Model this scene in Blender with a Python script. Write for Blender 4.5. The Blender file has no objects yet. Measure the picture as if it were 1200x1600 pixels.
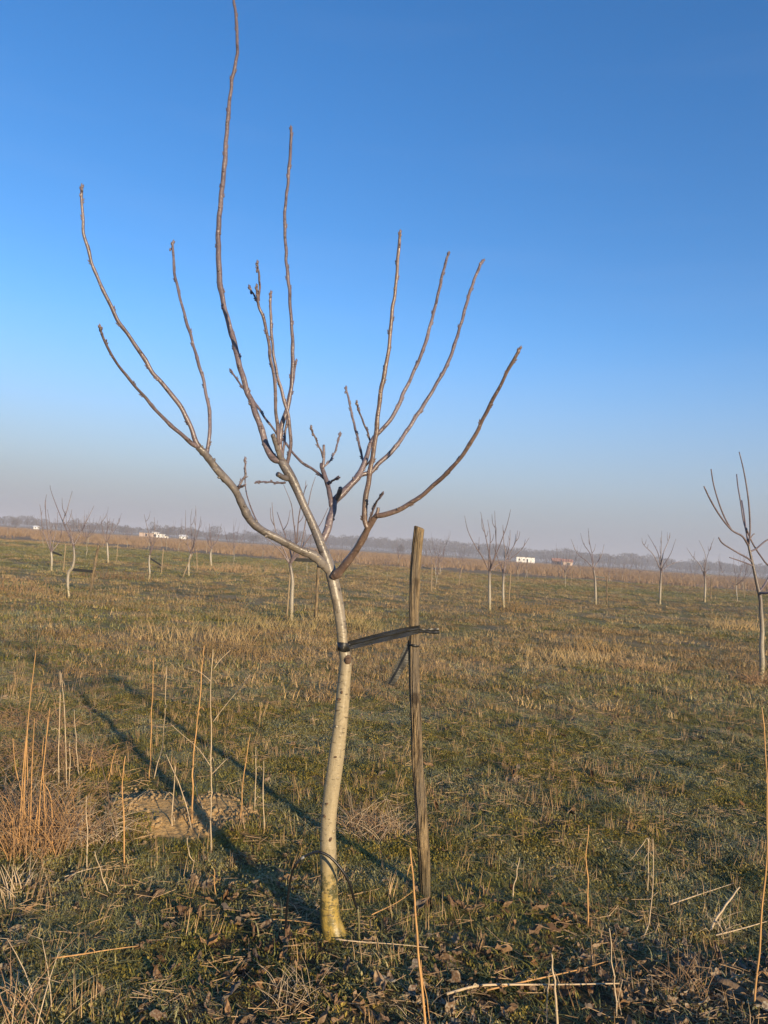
import bpy, math, random
import numpy as np
from mathutils import Vector, Matrix
R = math.radians
C = bpy.context.scene.collection
scn = bpy.context.scene

# ---------------------------------------------------------------- camera
F = 1202.0                      # focal length in photo pixels (1200 x 1600)
CAMH = 1.5
PITCH, ROLL = 2.78, 3.9
cam_d = bpy.data.cameras.new('camera'); cam = bpy.data.objects.new('camera', cam_d); C.objects.link(cam)
cam_d.sensor_fit = 'VERTICAL'; cam_d.sensor_height = 36; cam_d.sensor_width = 27; cam_d.lens = 36*F/1600
cam_d.clip_start = 0.05; cam_d.clip_end = 5000
CM = Matrix.Rotation(R(90+PITCH), 3, 'X') @ Matrix.Rotation(R(ROLL), 3, 'Z')
cam.matrix_world = Matrix.Translation((0,0,CAMH)) @ CM.to_4x4()
scn.camera = cam
# ---------------------------------------------------------------- sky and sun
SUN_EL, SUN_AZ = 12.3, 148.0    # azimuth clockwise from +Y (the view direction)
w = bpy.data.worlds.new('World'); scn.world = w; w.use_nodes = True
nt = w.node_tree; nt.nodes.clear()
sky = nt.nodes.new('ShaderNodeTexSky'); sky.sky_type = 'NISHITA'; sky.sun_disc = False
sky.sun_elevation = R(SUN_EL); sky.sun_rotation = R(SUN_AZ)
sky.air_density = 1.0; sky.dust_density = 0.1; sky.ozone_density = 2.0; sky.altitude = 100
hs = nt.nodes.new('ShaderNodeHueSaturation'); hs.inputs['Saturation'].default_value = 1.33
bg = nt.nodes.new('ShaderNodeBackground'); bg.inputs[1].default_value = 0.137
ow = nt.nodes.new('ShaderNodeOutputWorld')
nt.links.new(sky.outputs[0], hs.inputs['Color']); 
# the low band of sky is a pale mauve haze, by elevation
def mixn(f, a, b, mode):
    x = nt.nodes.new('ShaderNodeMix'); x.data_type = 'RGBA'; x.blend_type = mode
    for so, v in ((x.inputs[0], f), (x.inputs[6], a), (x.inputs[7], b)):
        if isinstance(v, bpy.types.NodeSocket): nt.links.new(v, so)
        else: so.default_value = v
    return x.outputs[2]
tcw = nt.nodes.new('ShaderNodeTexCoord'); sxw = nt.nodes.new('ShaderNodeSeparateXYZ'); nt.links.new(tcw.outputs['Generated'], sxw.inputs[0])
mrw = nt.nodes.new('ShaderNodeMapRange'); mrw.interpolation_type = 'SMOOTHSTEP'; nt.links.new(sxw.outputs[2], mrw.inputs[0])
mrw.inputs[1].default_value = -.02; mrw.inputs[2].default_value = .30; mrw.inputs[3].default_value = 1; mrw.inputs[4].default_value = 0
tint = mixn(1.0, hs.outputs[0], (.90, .915, 1.09, 1), 'MULTIPLY')
cn = nt.nodes.new('ShaderNodeTexNoise'); cm = nt.nodes.new('ShaderNodeMapping'); cm.inputs['Scale'].default_value = (1.2, 1.2, 9); cm.inputs['Rotation'].default_value = (.08, -.1, 0)
nt.links.new(tcw.outputs['Generated'], cm.inputs[0]); nt.links.new(cm.outputs[0], cn.inputs['Vector']); cn.inputs['Scale'].default_value = 1.6; cn.inputs['Detail'].default_value = 5
cr = nt.nodes.new('ShaderNodeMapRange'); nt.links.new(cn.outputs[0], cr.inputs[0]); cr.inputs[1].default_value = .52; cr.inputs[2].default_value = .8; cr.inputs[4].default_value = .05
tint = mixn(cr.outputs[0], tint, (2.6, 3.1, 4.4, 1), 'MIX')
nt.links.new(mixn(mrw.outputs[0], tint, (1.60, 1.71, 2.16, 1), 'MIX'), bg.inputs[0]); nt.links.new(bg.outputs[0], ow.inputs[0])
sd = bpy.data.lights.new('sun', 'SUN'); sd.energy = 5.0; sd.angle = R(0.9); sd.color = (1.0, 0.79, 0.50)
sun = bpy.data.objects.new('sun', sd); C.objects.link(sun)
sv = Vector((math.cos(R(SUN_EL))*math.sin(R(SUN_AZ)), math.cos(R(SUN_EL))*math.cos(R(SUN_AZ)), math.sin(R(SUN_EL))))
sun.rotation_euler = sv.to_track_quat('Z', 'Y').to_euler(); sun.location = sv*30
scn.view_settings.view_transform = 'Standard'; scn.view_settings.look = 'None'
scn.view_settings.exposure = 0.58; scn.view_settings.gamma = 1.0
scn.render.engine = 'CYCLES'
scn.cycles.volume_bounces = 0
scn.cycles.max_bounces = 6; scn.cycles.diffuse_bounces = 3

# ---------------------------------------------------------------- noise, heights, pixel rays
def _hash(ix, iy, seed):
    n = (ix.astype(np.int64)*374761393 + iy.astype(np.int64)*668265263 + seed*974634777) & 0x7fffffff
    n = ((n ^ (n >> 13))*1274126177) & 0x7fffffff
    n = (n ^ (n >> 16))
    return (n & 0xffff)/65535.0
def noise(x, y, s, seed=0):
    x = np.asarray(x, float)/s; y = np.asarray(y, float)/s
    ix = np.floor(x); iy = np.floor(y); fx = x-ix; fy = y-iy
    fx = fx*fx*(3-2*fx); fy = fy*fy*(3-2*fy)
    a = _hash(ix, iy, seed); b = _hash(ix+1, iy, seed); c = _hash(ix, iy+1, seed); d = _hash(ix+1, iy+1, seed)
    return (a*(1-fx)+b*fx)*(1-fy)+(c*(1-fx)+d*fx)*fy - 0.5
def hgt(x, y):
    x = np.asarray(x, float); y = np.asarray(y, float)
    d = np.hypot(x, y)
    f = np.clip((d-6)/15, 0, 1); far = np.clip((1400-d)/800, 0, 1)
    h = 0.060*noise(x, y, 0.55, 3)+0.034*noise(x, y, 0.2, 5)+0.016*noise(x, y, 0.08, 6)*(d < 7)+0.07*noise(x, y, 1.9, 7)
    h = h*(1-0.6*f) + f*far*(0.22*noise(x, y, 9, 9)+0.30*noise(x, y, 34, 11))
    if MOUND: h = h+.045*np.clip(1-np.hypot((x-MOUND[0])/.62, (y-MOUND[1])/.46)**2+noise(x, y, .16, 77)*.9, 0, 1)*(np.hypot(x-MOUND[0], y-MOUND[1]) < 1.2)
    return h
MOUND = None
def H(x, y): return float(hgt(x, y))
def ray(px, py): return CM @ Vector(((px-600)/F, (800-py)/F, -1.0))
def gnd(px, py):
    r = ray(px, py); z = 0.0
    for _ in range(6):
        t = (z-CAMH)/r.z; x, y = r.x*t, r.y*t; z = H(x, y)
    return Vector((x, y, z))
def at(px, py, Y):
    r = ray(px, py); t = Y/r.y
    return Vector((r.x*t, Y, CAMH+r.z*t))
def pix(p):
    v = CM.transposed() @ (Vector(p)-Vector((0,0,CAMH)))
    return (600+F*v.x/-v.z, 800-F*v.y/-v.z)

SAND = gnd(268, 1275); MOUND = (SAND.x, SAND.y)
# ---------------------------------------------------------------- object helpers
class MB:
    def __init__(s): s.v = []; s.f = []
    def add(s, vs, fs):
        o = len(s.v); s.v += [tuple(p) for p in vs]; s.f += [tuple(i+o for i in q) for q in fs]
    def box(s, c, d, rz=0):
        ca, sa = math.cos(rz), math.sin(rz); vs = []
        for z in (-.5,.5):
            for x, y in ((-.5,-.5),(.5,-.5),(.5,.5),(-.5,.5)):
                X, Y = x*d[0], y*d[1]; vs.append((c[0]+X*ca-Y*sa, c[1]+X*sa+Y*ca, c[2]+z*d[2]))
        s.add(vs, [(3,2,1,0),(4,5,6,7),(0,1,5,4),(1,2,6,5),(2,3,7,6),(3,0,4,7)])
    def build(s, name, mat, parent=None, loc=(0,0,0), smooth=True):
        m = bpy.data.meshes.new(name); loc = Vector(loc)
        m.from_pydata([tuple(Vector(p)-loc) for p in s.v], [], s.f)
        if smooth: m.polygons.foreach_set('use_smooth', [True]*len(m.polygons))
        m.materials.append(mat); m.update()
        o = bpy.data.objects.new(name, m); C.objects.link(o)
        if parent: o.parent = parent
        else: o.location = loc
        return o
def tag(o, label=None, cat=None, group=None, kind=None):
    if label: o['label'] = label
    if cat: o['category'] = cat
    if group: o['group'] = group
    if kind: o['kind'] = kind
    return o
def empty(name, loc, rz=0, s=1):
    o = bpy.data.objects.new(name, None); C.objects.link(o); o.empty_display_size = .1
    o.location = loc; o.rotation_euler = (0,0,rz); o.scale = (s,s,s); return o
def copy_tree(o, parent=None):
    c = o.copy(); C.objects.link(c); c.parent = parent
    for ch in list(o.children): copy_tree(ch, c)
    return c
def catmull(P, n):
    out = []
    Q = [P[0]*2-P[1]] + P + [P[-1]*2-P[-2]]
    for i in range(1, len(Q)-2):
        a, b, c, d = Q[i-1], Q[i], Q[i+1], Q[i+2]
        for k in range(n):
            t = k/n
            out.append(0.5*((2*b)+(c-a)*t+(2*a-5*b+4*c-d)*t*t+(3*b-a-3*c+d)*t**3))
    out.append(P[-1]); return out
def tube(mb, pts, rad, sides=8, sub=1, cap=True, rough=0.0, rng=None, fn=None):
    """swept tube; pts Vectors, rad per point"""
    V4 = [Vector((p.x,p.y,p.z,r)) for p, r in zip(pts, rad)]
    if sub > 1 and len(V4) > 1: V4 = catmull(V4, sub)
    P = [Vector(v[:3]) for v in V4]; Rr = [max(v[3], 1e-4) for v in V4]
    n = len(P); t0 = (P[1]-P[0]).normalized()
    u = t0.orthogonal().normalized(); vs = []; fs = []
    for i in range(n):
        t = (P[min(i+1,n-1)]-P[max(i-1,0)])
        if t.length < 1e-9: t = t0
        t = t.normalized(); u = (u-t*u.dot(t)).normalized(); v = t.cross(u); t0 = t
        for k in range(sides):
            a = 2*math.pi*k/sides; r = Rr[i]
            if rough and rng: r *= 1+rng.uniform(-rough, rough)
            if fn: r *= fn(i/(n-1), a)
            vs.append(P[i]+u*math.cos(a)*r+v*math.sin(a)*r)
    for i in range(n-1):
        for k in range(sides):
            a = i*sides+k; b = i*sides+(k+1)%sides
            fs.append((a, b, b+sides, a+sides))
    if cap:
        fs.append(tuple(range(sides-1,-1,-1))); fs.append(tuple((n-1)*sides+k for k in range(sides)))
    mb.add(vs, fs)
    return P, Rr
def blob(mb, c, d, r, l, n=6):
    """pointed bud at c pointing along d"""
    d = d.normalized()
    tube(mb, [c, c+d*l*.3, c+d*l*.65, c+d*l], [r*.7, r, r*.75, r*.12], n, 1)

# ---------------------------------------------------------------- materials
def newmat(name):
    m = bpy.data.materials.new(name); m.use_nodes = True; n = m.node_tree; n.nodes.clear()
    o = n.nodes.new('ShaderNodeOutputMaterial'); b = n.nodes.new('ShaderNodeBsdfPrincipled')
    n.links.new(b.outputs[0], o.inputs['Surface']); return m, n, b
def N(nt, t, **k):
    x = nt.nodes.new(t)
    for a, v in k.items(): setattr(x, a, v)
    return x
def ramp(nt, fac, stops, interp='LINEAR'):
    r = N(nt, 'ShaderNodeValToRGB'); r.color_ramp.interpolation = interp; e = r.color_ramp.elements
    while len(e) < len(stops): e.new(0.5)
    for q, (p, c) in zip(e, stops):
        q.position = p; q.color = (c[0], c[1], c[2], 1) if hasattr(c, '__len__') else (c, c, c, 1)
    nt.links.new(fac, r.inputs[0]); return r.outputs[0]
def mixc(nt, f, a, b, mode='MIX'):
    m = N(nt, 'ShaderNodeMix', data_type='RGBA', blend_type=mode)
    for s, v in ((m.inputs[0], f), (m.inputs[6], a), (m.inputs[7], b)):
        if isinstance(v, bpy.types.NodeSocket): nt.links.new(v, s)
        elif hasattr(v, '__len__'): s.default_value = (*v, 1) if len(v) == 3 else v
        else: s.default_value = v
    return m.outputs[2]
def math_(nt, op, a, b=None, c=None, clamp=False):
    m = N(nt, 'ShaderNodeMath', operation=op); m.use_clamp = clamp
    for i, v in enumerate((a, b, c)):
        if v is None: continue
        if isinstance(v, bpy.types.NodeSocket): nt.links.new(v, m.inputs[i])
        else: m.inputs[i].default_value = v
    return m.outputs[0]
def noisen(nt, co, scale, detail=4, rough=.6, sc=None, dist=0):
    if sc:
        mp = N(nt, 'ShaderNodeMapping'); mp.inputs['Scale'].default_value = sc; nt.links.new(co, mp.inputs[0]); co = mp.outputs[0]
    n = N(nt, 'ShaderNodeTexNoise'); n.inputs['Scale'].default_value = scale; n.inputs['Detail'].default_value = detail
    n.inputs['Roughness'].default_value = rough; n.inputs['Distortion'].default_value = dist
    nt.links.new(co, n.inputs['Vector']); return n.outputs[0]
def bump(nt, b, h, strength, dist):
    bp = N(nt, 'ShaderNodeBump'); bp.inputs['Strength'].default_value = strength; bp.inputs['Distance'].default_value = dist
    nt.links.new(h, bp.inputs['Height']); nt.links.new(bp.outputs[0], b.inputs['Normal'])

def bark_mat(name, zfade, pale, basey, upper, upper2, scars=True):
    """young walnut bark: pale smooth lower stem, grey-brown above; z is height above the base"""
    m, n, b = newmat(name)
    tc = N(n, 'ShaderNodeTexCoord'); co = tc.outputs['Object']
    sx = N(n, 'ShaderNodeSeparateXYZ'); n.links.new(co, sx.inputs[0]); z = sx.outputs[2]
    n1 = noisen(n, co, 9, 5, .65, (1,1,.35)); n2 = noisen(n, co, 60, 4, .7, (1,1,.25)); n3 = noisen(n, co, 45, 3, .6, (.4,.4,1.4))
    c = mixc(n, ramp(n, n1, [(.35,0),(.65,1)]), upper, upper2)
    zz = math_(n, 'ADD', z, math_(n, 'MULTIPLY', math_(n, 'SUBTRACT', n1, .5), .5))
    f = ramp(n, math_(n, 'DIVIDE', zz, zfade*1.6), [(.45,1),(.72,0)])
    pc = mixc(n, ramp(n, n2, [(.4,0),(.7,.6)]), pale, [q*.68 for q in pale])
    c = mixc(n, f, c, pc)
    if basey:
        fb = ramp(n, zz, [(.08,1),(.30,0)])
        c = mixc(n, fb, c, basey)
        fm = math_(n, 'MULTIPLY', ramp(n, noisen(n, co, 30, 4, .7), [(.48,0),(.56,1)]), ramp(n, z, [(.02,.55),(.18,1),(.36,0)]))
        c = mixc(n, fm, c, (.07,.07,.03))
    # lenticels: short horizontal dark dashes, and long faint dirt
    lent = ramp(n, noisen(n, co, 70, 1, .4, (.55,.55,1.9)), [(.30,1),(.345,0)])
    c = mixc(n, math_(n, 'MULTIPLY', lent, .7), c, (.05,.035,.025))
    blot = ramp(n, noisen(n, co, 17, 3, .6, (1,1,.6)), [(.62,0),(.72,1)])
    c = mixc(n, math_(n, 'MULTIPLY', blot, .3), c, [q*.5 for q in pale])
    fl = ramp(n, noisen(n, co, 120, 2, .6), [(.62,0),(.68,1)])      # pale specks and thin peeling skin
    c = mixc(n, math_(n, 'MULTIPLY', fl, .55), c, [min(.6, q*1.25) for q in pale])
    dk = ramp(n, noisen(n, co, 26, 5, .75, (1,1,.5), 1.2), [(.36,1),(.47,0)])
    c = mixc(n, math_(n, 'MULTIPLY', dk, .5), c, (.045,.036,.03))
    n.links.new(c, b.inputs['Base Color'])
    b.inputs['Roughness'].default_value = .36
    b.inputs['Specular IOR Level'].default_value = .5
    h = math_(n, 'ADD', math_(n, 'MULTIPLY', n2, .6), math_(n, 'MULTIPLY', n3, .5))
    bump(n, b, h, .8, .004)
    return m
M = {}
M['bark'] = bark_mat('walnut_bark', 1.28, (.37,.30,.185), (.36,.25,.06), (.098,.084,.080), (.19,.168,.155))
M['shoot'] = bark_mat('shoot_bark', .02, (.36,.30,.27), None, (.105,.076,.080), (.185,.145,.150))
M['redbark'] = bark_mat('reddish_bark', .02, (.34,.27,.22), None, (.10,.062,.050), (.18,.125,.10))
M['orchard_bark'] = bark_mat('orchard_bark', 1.0, (.33,.285,.215), (.36,.28,.14), (.10,.08,.07), (.16,.13,.11))

def simple(name, col, rough=.6, var=.3, scale=30, bumpd=0, spec=.4, stretch=None):
    m, n, b = newmat(name); tc = N(n, 'ShaderNodeTexCoord')
    nz = noisen(n, tc.outputs['Object'], scale, 5, .65, stretch)
    c = mixc(n, ramp(n, nz, [(.3,0),(.7,1)]), [q*(1-var) for q in col], [min(1, q*(1+var)) for q in col])
    n.links.new(c, b.inputs['Base Color']); b.inputs['Roughness'].default_value = rough
    b.inputs['Specular IOR Level'].default_value = spec
    if bumpd: bump(n, b, nz, .7, bumpd)
    return m
M['tape'] = simple('black_tape', (.019,.0185,.016), .42, .4, 25, .002, .5, (1,1,6))
M['tube'] = simple('black_tube', (.010,.010,.011), .4, .3, 40, 0, .5)
M['clod'] = simple('soil_clod', (.22,.15,.09), .9, .35, 40, .006, .2)
M['white'] = simple('white_paint', (.85,.84,.80), .5, .06, .8)
M['dark'] = simple('dark_opening', (.03,.03,.035), .4, .2, 2)
M['roofgrey'] = simple('grey_roof', (.20,.19,.19), .7, .15, 1)
M['brick'] = simple('red_brick', (.36,.17,.11), .8, .2, 3)
M['cream'] = simple('cream_wall', (.48,.36,.27), .8, .12, 1)
M['twigs'] = simple('woodland_twigs', (.085,.065,.055), .9, .35, .05)

def stake_mat(name):
    m, n, b = newmat(name); tc = N(n, 'ShaderNodeTexCoord'); co = tc.outputs['Object']
    a = noisen(n, co, 90, 5, .7, (1,1,.06)); g = noisen(n, co, 14, 4, .6, (1,1,.25)); g2 = noisen(n, co, 160, 4, .7, (1,1,.2))
    c = mixc(n, ramp(n, a, [(.42,0),(.56,1)]), (.045,.032,.02), (.33,.235,.125))
    c = mixc(n, ramp(n, g, [(.45,0),(.62,.75)]), c, (.17,.14,.105))
    c = mixc(n, ramp(n, g2, [(.35,.5),(.5,0)]), c, (.05,.035,.02))
    kn = ramp(n, noisen(n, co, 11, 2, .5, (1,1,.8)), [(.64,0),(.70,1)]); c = mixc(n, math_(n, 'MULTIPLY', kn, .75), c, (.04,.028,.018))
    sz = N(n, 'ShaderNodeSeparateXYZ'); n.links.new(co, sz.inputs[0]); ft = ramp(n, math_(n, 'ADD', sz.outputs[2], math_(n, 'MULTIPLY', g, .2)), [(.10,.6),(.32,0)]); c = mixc(n, ft, c, (.07,.062,.035))
    n.links.new(c, b.inputs['Base Color']); b.inputs['Roughness'].default_value = .85; b.inputs['Specular IOR Level'].default_value = .25
    bump(n, b, math_(n, 'ADD', a, math_(n, 'MULTIPLY', g2, .4)), 1.0, .014); return m
M['stake'] = stake_mat('weathered_wood')
M['clean_wood'] = simple('cut_wood', (.27,.20,.12), .8, .25, 60, .002, .3)

def inst_mat(name, stops, rough=.6, tip=None, spec=.25, frost=0.0, patch=None):
    """colours by instance random; tip tint along the blade's own height"""
    m, n, b = newmat(name); oi = N(n, 'ShaderNodeObjectInfo'); tc = N(n, 'ShaderNodeTexCoord')
    c = ramp(n, oi.outputs['Random'], stops)
    if patch:
        g = N(n, 'ShaderNodeNewGeometry')
        pn = noisen(n, g.outputs['Position'], patch[0], 3, .6, (1,.6,1))
        c = mixc(n, ramp(n, pn, [(.42,0),(.60,patch[2])]), c, patch[1])
    nz = noisen(n, tc.outputs['Object'], 60, 3, .6)
    c = mixc(n, ramp(n, nz, [(.3,.35),(.7,0)]), c, (.02,.015,.008))
    if frost:
        g = N(n, 'ShaderNodeNewGeometry'); fz = noisen(n, g.outputs['Position'], 1.1, 4, .6); fz2 = noisen(n, tc.outputs['Object'], 110, 2, .5)
        f = math_(n, 'MULTIPLY', ramp(n, fz, [(.46,.05),(.60,1)]), ramp(n, fz2, [(.42,0),(.58,1)]))
        c = mixc(n, math_(n, 'MULTIPLY', f, frost), c, (.56,.56,.44))
    n.links.new(c, b.inputs['Base Color']); b.inputs['Roughness'].default_value = rough; b.inputs['Specular IOR Level'].default_value = spec
    return m
M['grass'] = inst_mat('grass_blades', [(0,(0.119,0.122,0.021)),(.35,(0.199,0.186,0.035)),(.6,(0.317,0.266,0.054)),(.8,(0.206,0.201,0.068)),(1,(0.460,0.345,0.114))], .5, frost=.34)
M['moss'] = inst_mat('moss_leaves', [(0,(0.117,0.110,0.014)),(.4,(0.233,0.184,0.025)),(.75,(0.384,0.265,0.040)),(1,(0.167,0.177,0.051))], .6, frost=.3)
M['straw'] = inst_mat('straw', [(0,(0.234,0.139,0.066)),(.4,(0.413,0.253,0.121)),(.75,(0.578,0.380,0.187)),(1,(0.330,0.215,0.132))], .55, frost=.15)
M['dry'] = inst_mat('dry_grass_blades', [(0,(0.263,0.168,0.067)),(.4,(0.423,0.276,0.118)),(.75,(0.611,0.430,0.202)),(1,(0.263,0.222,0.078))], .6)
M['beige'] = inst_mat('tall_dry_grass', [(0,(.26,.17,.095)),(.5,(.36,.24,.14)),(1,(.30,.20,.12))], .7)
M['leaf'] = inst_mat('dead_leaves', [(0,(.09,.05,.028)),(.3,(.16,.09,.05)),(.55,(.28,.17,.09)),(.75,(.12,.10,.085)),(.88,(.20,.10,.04)),(1,(.34,.20,.10))], .65, frost=.3)
M['stalk'] = simple('dry_stalk', (.50,.28,.11), .55, .3, 40, 0, .3, (1,1,.2))
M['stalkpale'] = simple('pale_dry_stalk', (.50,.38,.24), .55, .3, 40, 0, .3, (1,1,.2))
M['stalkdark'] = simple('dark_dry_stalk', (.13,.09,.06), .7, .3, 40, 0, .3, (1,1,.2))
M['drytwig'] = simple('dry_weed', (.33,.20,.105), .7, .35, 20, 0, .3)

def ground_mat():
    m, n, b = newmat('field_soil'); g = N(n, 'ShaderNodeNewGeometry'); P = g.outputs['Position']
    sx = N(n, 'ShaderNodeSeparateXYZ'); n.links.new(P, sx.inputs[0]); X, Y = sx.outputs[0], sx.outputs[1]
    fine = noisen(n, P, 38, 6, .7); med = noisen(n, P, 5, 5, .65); big = noisen(n, P, .35, 4, .6, (.45,1,1)); vbig = noisen(n, P, .045, 4, .55, (.35,1,1))
    soil = mixc(n, ramp(n, fine, [(.3,0),(.7,1)]), (.045,.029,.014), (.18,.12,.062))
    green = mixc(n, ramp(n, fine, [(.35,0),(.65,1)]), (.08,.075,.016), (.27,.225,.062))
    straw = mixc(n, ramp(n, noisen(n, P, 60, 4, .7, (.5,1.6,1)), [(.4,0),(.65,1)]), (.17,.115,.048), (.46,.33,.165))
    near = mixc(n, ramp(n, med, [(.42,0),(.58,1)]), soil, green)
    near = mixc(n, ramp(n, noisen(n, P, 16, 5, .7), [(.55,0),(.66,.75)]), near, straw)
    mid = mixc(n, ramp(n, math_(n, 'ADD', math_(n, 'MULTIPLY', big, .55), math_(n, 'MULTIPLY', med, .45)), [(.44,0),(.56,1)]), green, straw)
    c = mixc(n, ramp(n, math_(n, 'DIVIDE', Y, 20), [(.2,0),(.55,1)]), near, mid)
    ly = math_(n, 'ABSOLUTE', math_(n, 'ADD', math_(n, 'SUBTRACT', Y, 2.5), math_(n, 'MULTIPLY', X, .12)))
    lf = math_(n, 'SUBTRACT', math_(n, 'SUBTRACT', 1.15, ly), math_(n, 'SUBTRACT', .5, med))
    c = mixc(n, math_(n, 'MULTIPLY', ramp(n, lf, [(.35,0),(.7,.8)]), ramp(n, math_(n, 'ADD', X, 1.2), [(.2,0),(.8,1)])), c, mixc(n, ramp(n, fine, [(.35,0),(.7,1)]), (.028,.018,.010), (.11,.075,.042)))
    # far: beige dry grass from about 70 m on
    yy = math_(n, 'ADD', Y, math_(n, 'MULTIPLY', math_(n, 'SUBTRACT', vbig, .5), 60))
    yy = math_(n, 'ADD', yy, math_(n, 'MULTIPLY', X, .15))
    c = mixc(n, ramp(n, math_(n, 'DIVIDE', yy, 200), [(.28,0),(.42,.9)]), c, (.30,.20,.12))
    c = mixc(n, ramp(n, vbig, [(.5,0),(.62,.4)]), c, (.10,.08,.04))
    # frost in the hollows of the turf
    fr = math_(n, 'MULTIPLY', ramp(n, noisen(n, P, .8, 4, .6), [(.45,0),(.62,1)]), ramp(n, noisen(n, P, 70, 3, .6), [(.5,0),(.6,.4)]))
    c = mixc(n, fr, c, (.34,.35,.30))
    # bare sandy soil thrown up beside the tree
    dx = math_(n, 'DIVIDE', math_(n, 'SUBTRACT', X, SAND.x), .50); dy = math_(n, 'DIVIDE', math_(n, 'SUBTRACT', Y, SAND.y), .36)
    r2 = math_(n, 'SQRT', math_(n, 'ADD', math_(n, 'MULTIPLY', dx, dx), math_(n, 'MULTIPLY', dy, dy)))
    r2 = math_(n, 'ADD', r2, math_(n, 'MULTIPLY', math_(n, 'SUBTRACT', med, .5), 1.4))
    sand = mixc(n, ramp(n, fine, [(.3,0),(.7,1)]), (.34,.205,.08), (.58,.38,.165))
    c = mixc(n, ramp(n, r2, [(.75,1),(.98,0)]), c, sand)
    n.links.new(c, b.inputs['Base Color']); b.inputs['Roughness'].default_value = .95; b.inputs['Specular IOR Level'].default_value = .1
    bump(n, b, math_(n, 'ADD', math_(n, 'MULTIPLY', fine, .5), math_(n, 'MULTIPLY', noisen(n, P, 14, 5, .7), 1.0)), 1.0, .025)
    return m
M['ground'] = ground_mat()

# ---------------------------------------------------------------- ground sheet
def axis(a, b, d, lim, gr):
    xs = list(np.arange(a, b, d)); s = d; x = xs[-1]
    while x < lim: s *= gr; x += s; xs.append(x)
    s = d; x = xs[0]; lo = []
    while x > -lim: s *= gr; x -= s; lo.append(x)
    return np.array(lo[::-1]+xs)
xs = axis(-5.5, 5.5, .05, 1500, 1.12); ys = axis(1.8, 9, .045, 1500, 1.07)
GX, GY = np.meshgrid(xs, ys); GZ = hgt(GX, GY)
nx, ny = len(xs), len(ys)
me = bpy.data.meshes.new('ground'); vv = np.stack([GX.ravel(), GY.ravel(), GZ.ravel()], 1)
ii = (np.arange(ny-1)[:,None]*nx+np.arange(nx-1)[None,:]).ravel()
ff = np.stack([ii, ii+1, ii+nx+1, ii+nx], 1)
me.from_pydata(vv.tolist(), [], ff.tolist()); me.polygons.foreach_set('use_smooth', [True]*len(me.polygons)); me.materials.append(M['ground'])
go = bpy.data.objects.new('ground', me); C.objects.link(go); tag(go, 'frosty orchard field of short grass, moss and dry stubble', None, None, 'structure')

# ---------------------------------------------------------------- main walnut tree (pixels of the photo -> points on a real tree about 3 m away)
BASE = gnd(522, 1463); D0 = BASE.y
root = empty('walnut_tree', BASE)
tag(root, 'tall bare walnut tree with pale cream trunk, tied by black tape to the stake', 'tree', 'young orchard trees')
def chain(pts, d0, d1):
    """pts (px,py,width px); depth runs from D0+d0 to D0+d1 along it"""
    L = [0]
    for a, b in zip(pts, pts[1:]): L.append(L[-1]+math.hypot(a[0]-b[0], a[1]-b[1]))
    P = []; W = []
    for p, l in zip(pts, L):
        Y = D0+d0+(d1-d0)*l/L[-1]
        P.append(at(p[0], p[1], Y)); W.append(p[2]*.5*Y/F)
    return P, W
rt = random.Random(8)
def limb(name, pts, d0, d1, mat, parent, sides=10, buds=True, tip=True, wob=.0010, spacing=.075, sub=5):
    P, W = chain(pts, d0, d1); mb = MB()
    if wob and buds:                     # the slight zigzag from bud to bud
        V4 = catmull([Vector((p.x,p.y,p.z,r)) for p, r in zip(P, W)], 12); P2 = [V4[0]]; acc = 0; sg = 1; nx = spacing*.4
        for a, b in zip(V4, V4[1:]):
            acc += (b-a).length
            if acc > nx:
                q = b.copy(); t = Vector((b-a)[:3]).normalized(); o = t.cross(Vector((0,1,0))).normalized()*sg*rt.uniform(.3,1)*wob*1.5
                q.x += o.x; q.z += o.z; q.y += rt.uniform(-1,1)*wob; P2.append(q); sg = -sg; nx = acc+spacing*rt.uniform(.45,.75)
        if (V4[-1]-P2[-1]).length > .01: P2.append(V4[-1])
        else: P2[-1] = V4[-1]
        P = [Vector(q[:3]) for q in P2]; W = [q[3] for q in P2]; sub = 4
    ph = rt.uniform(0, 6)
    rings = [rt.uniform(.05,.98) for _ in range(9 if pts[0][2] > 9 or len(pts) > 12 else 4)]
    fn = lambda t, a: 1+.06*math.sin(3*a+ph+9*t)+.05*math.sin(31*t+ph)+sum(.13*math.exp(-((t-q)/.008)**2) for q in rings)
    S, Rr = tube(mb, P, W, sides, sub, fn=fn)
    if buds:
        acc = 0; k = rt.randint(0, 9); nxt = spacing*.5
        for i in range(1, len(S)-1):
            acc += (S[i]-S[i-1]).length
            if acc > nxt:
                nxt = acc+spacing*rt.uniform(.35, .8); k += 1
                t = (S[i+1]-S[i-1]).normalized(); o = t.orthogonal().normalized()
                o = Matrix.Rotation(k*2.4+rt.uniform(-.4,.4), 3, t) @ o; r = Rr[i]
                # leaf scar swelling under the bud, then the bud itself
                mb2 = []
                blob(mb, S[i]+o*r*(.55 if r < .009 else .74)-t*.004, (o*.7+t*.5), max(.0028, r*.48), .007+r*.3)
                if r < .012: blob(mb, S[i]+o*r*.95+t*.003, (t*.9+o*.45), .0026, .011, 5)
    if tip:
        t = (S[-1]-S[-3]).normalized(); o = t.orthogonal().normalized(); e = S[-1]
        for k in range(5):
            q = Matrix.Rotation(k*2.4, 3, t) @ o
            blob(mb, e-t*.008*k+q*Rr[-1]*.5, (t+q*.35), .0036, .013, 5)
        blob(mb, e-t*.003, t, .0042, .018, 6)
    if parent is None: pr = root; lp = BASE
    else: pr = parent; lp = BASE
    return mb.build(name, mat, pr, lp)
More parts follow.
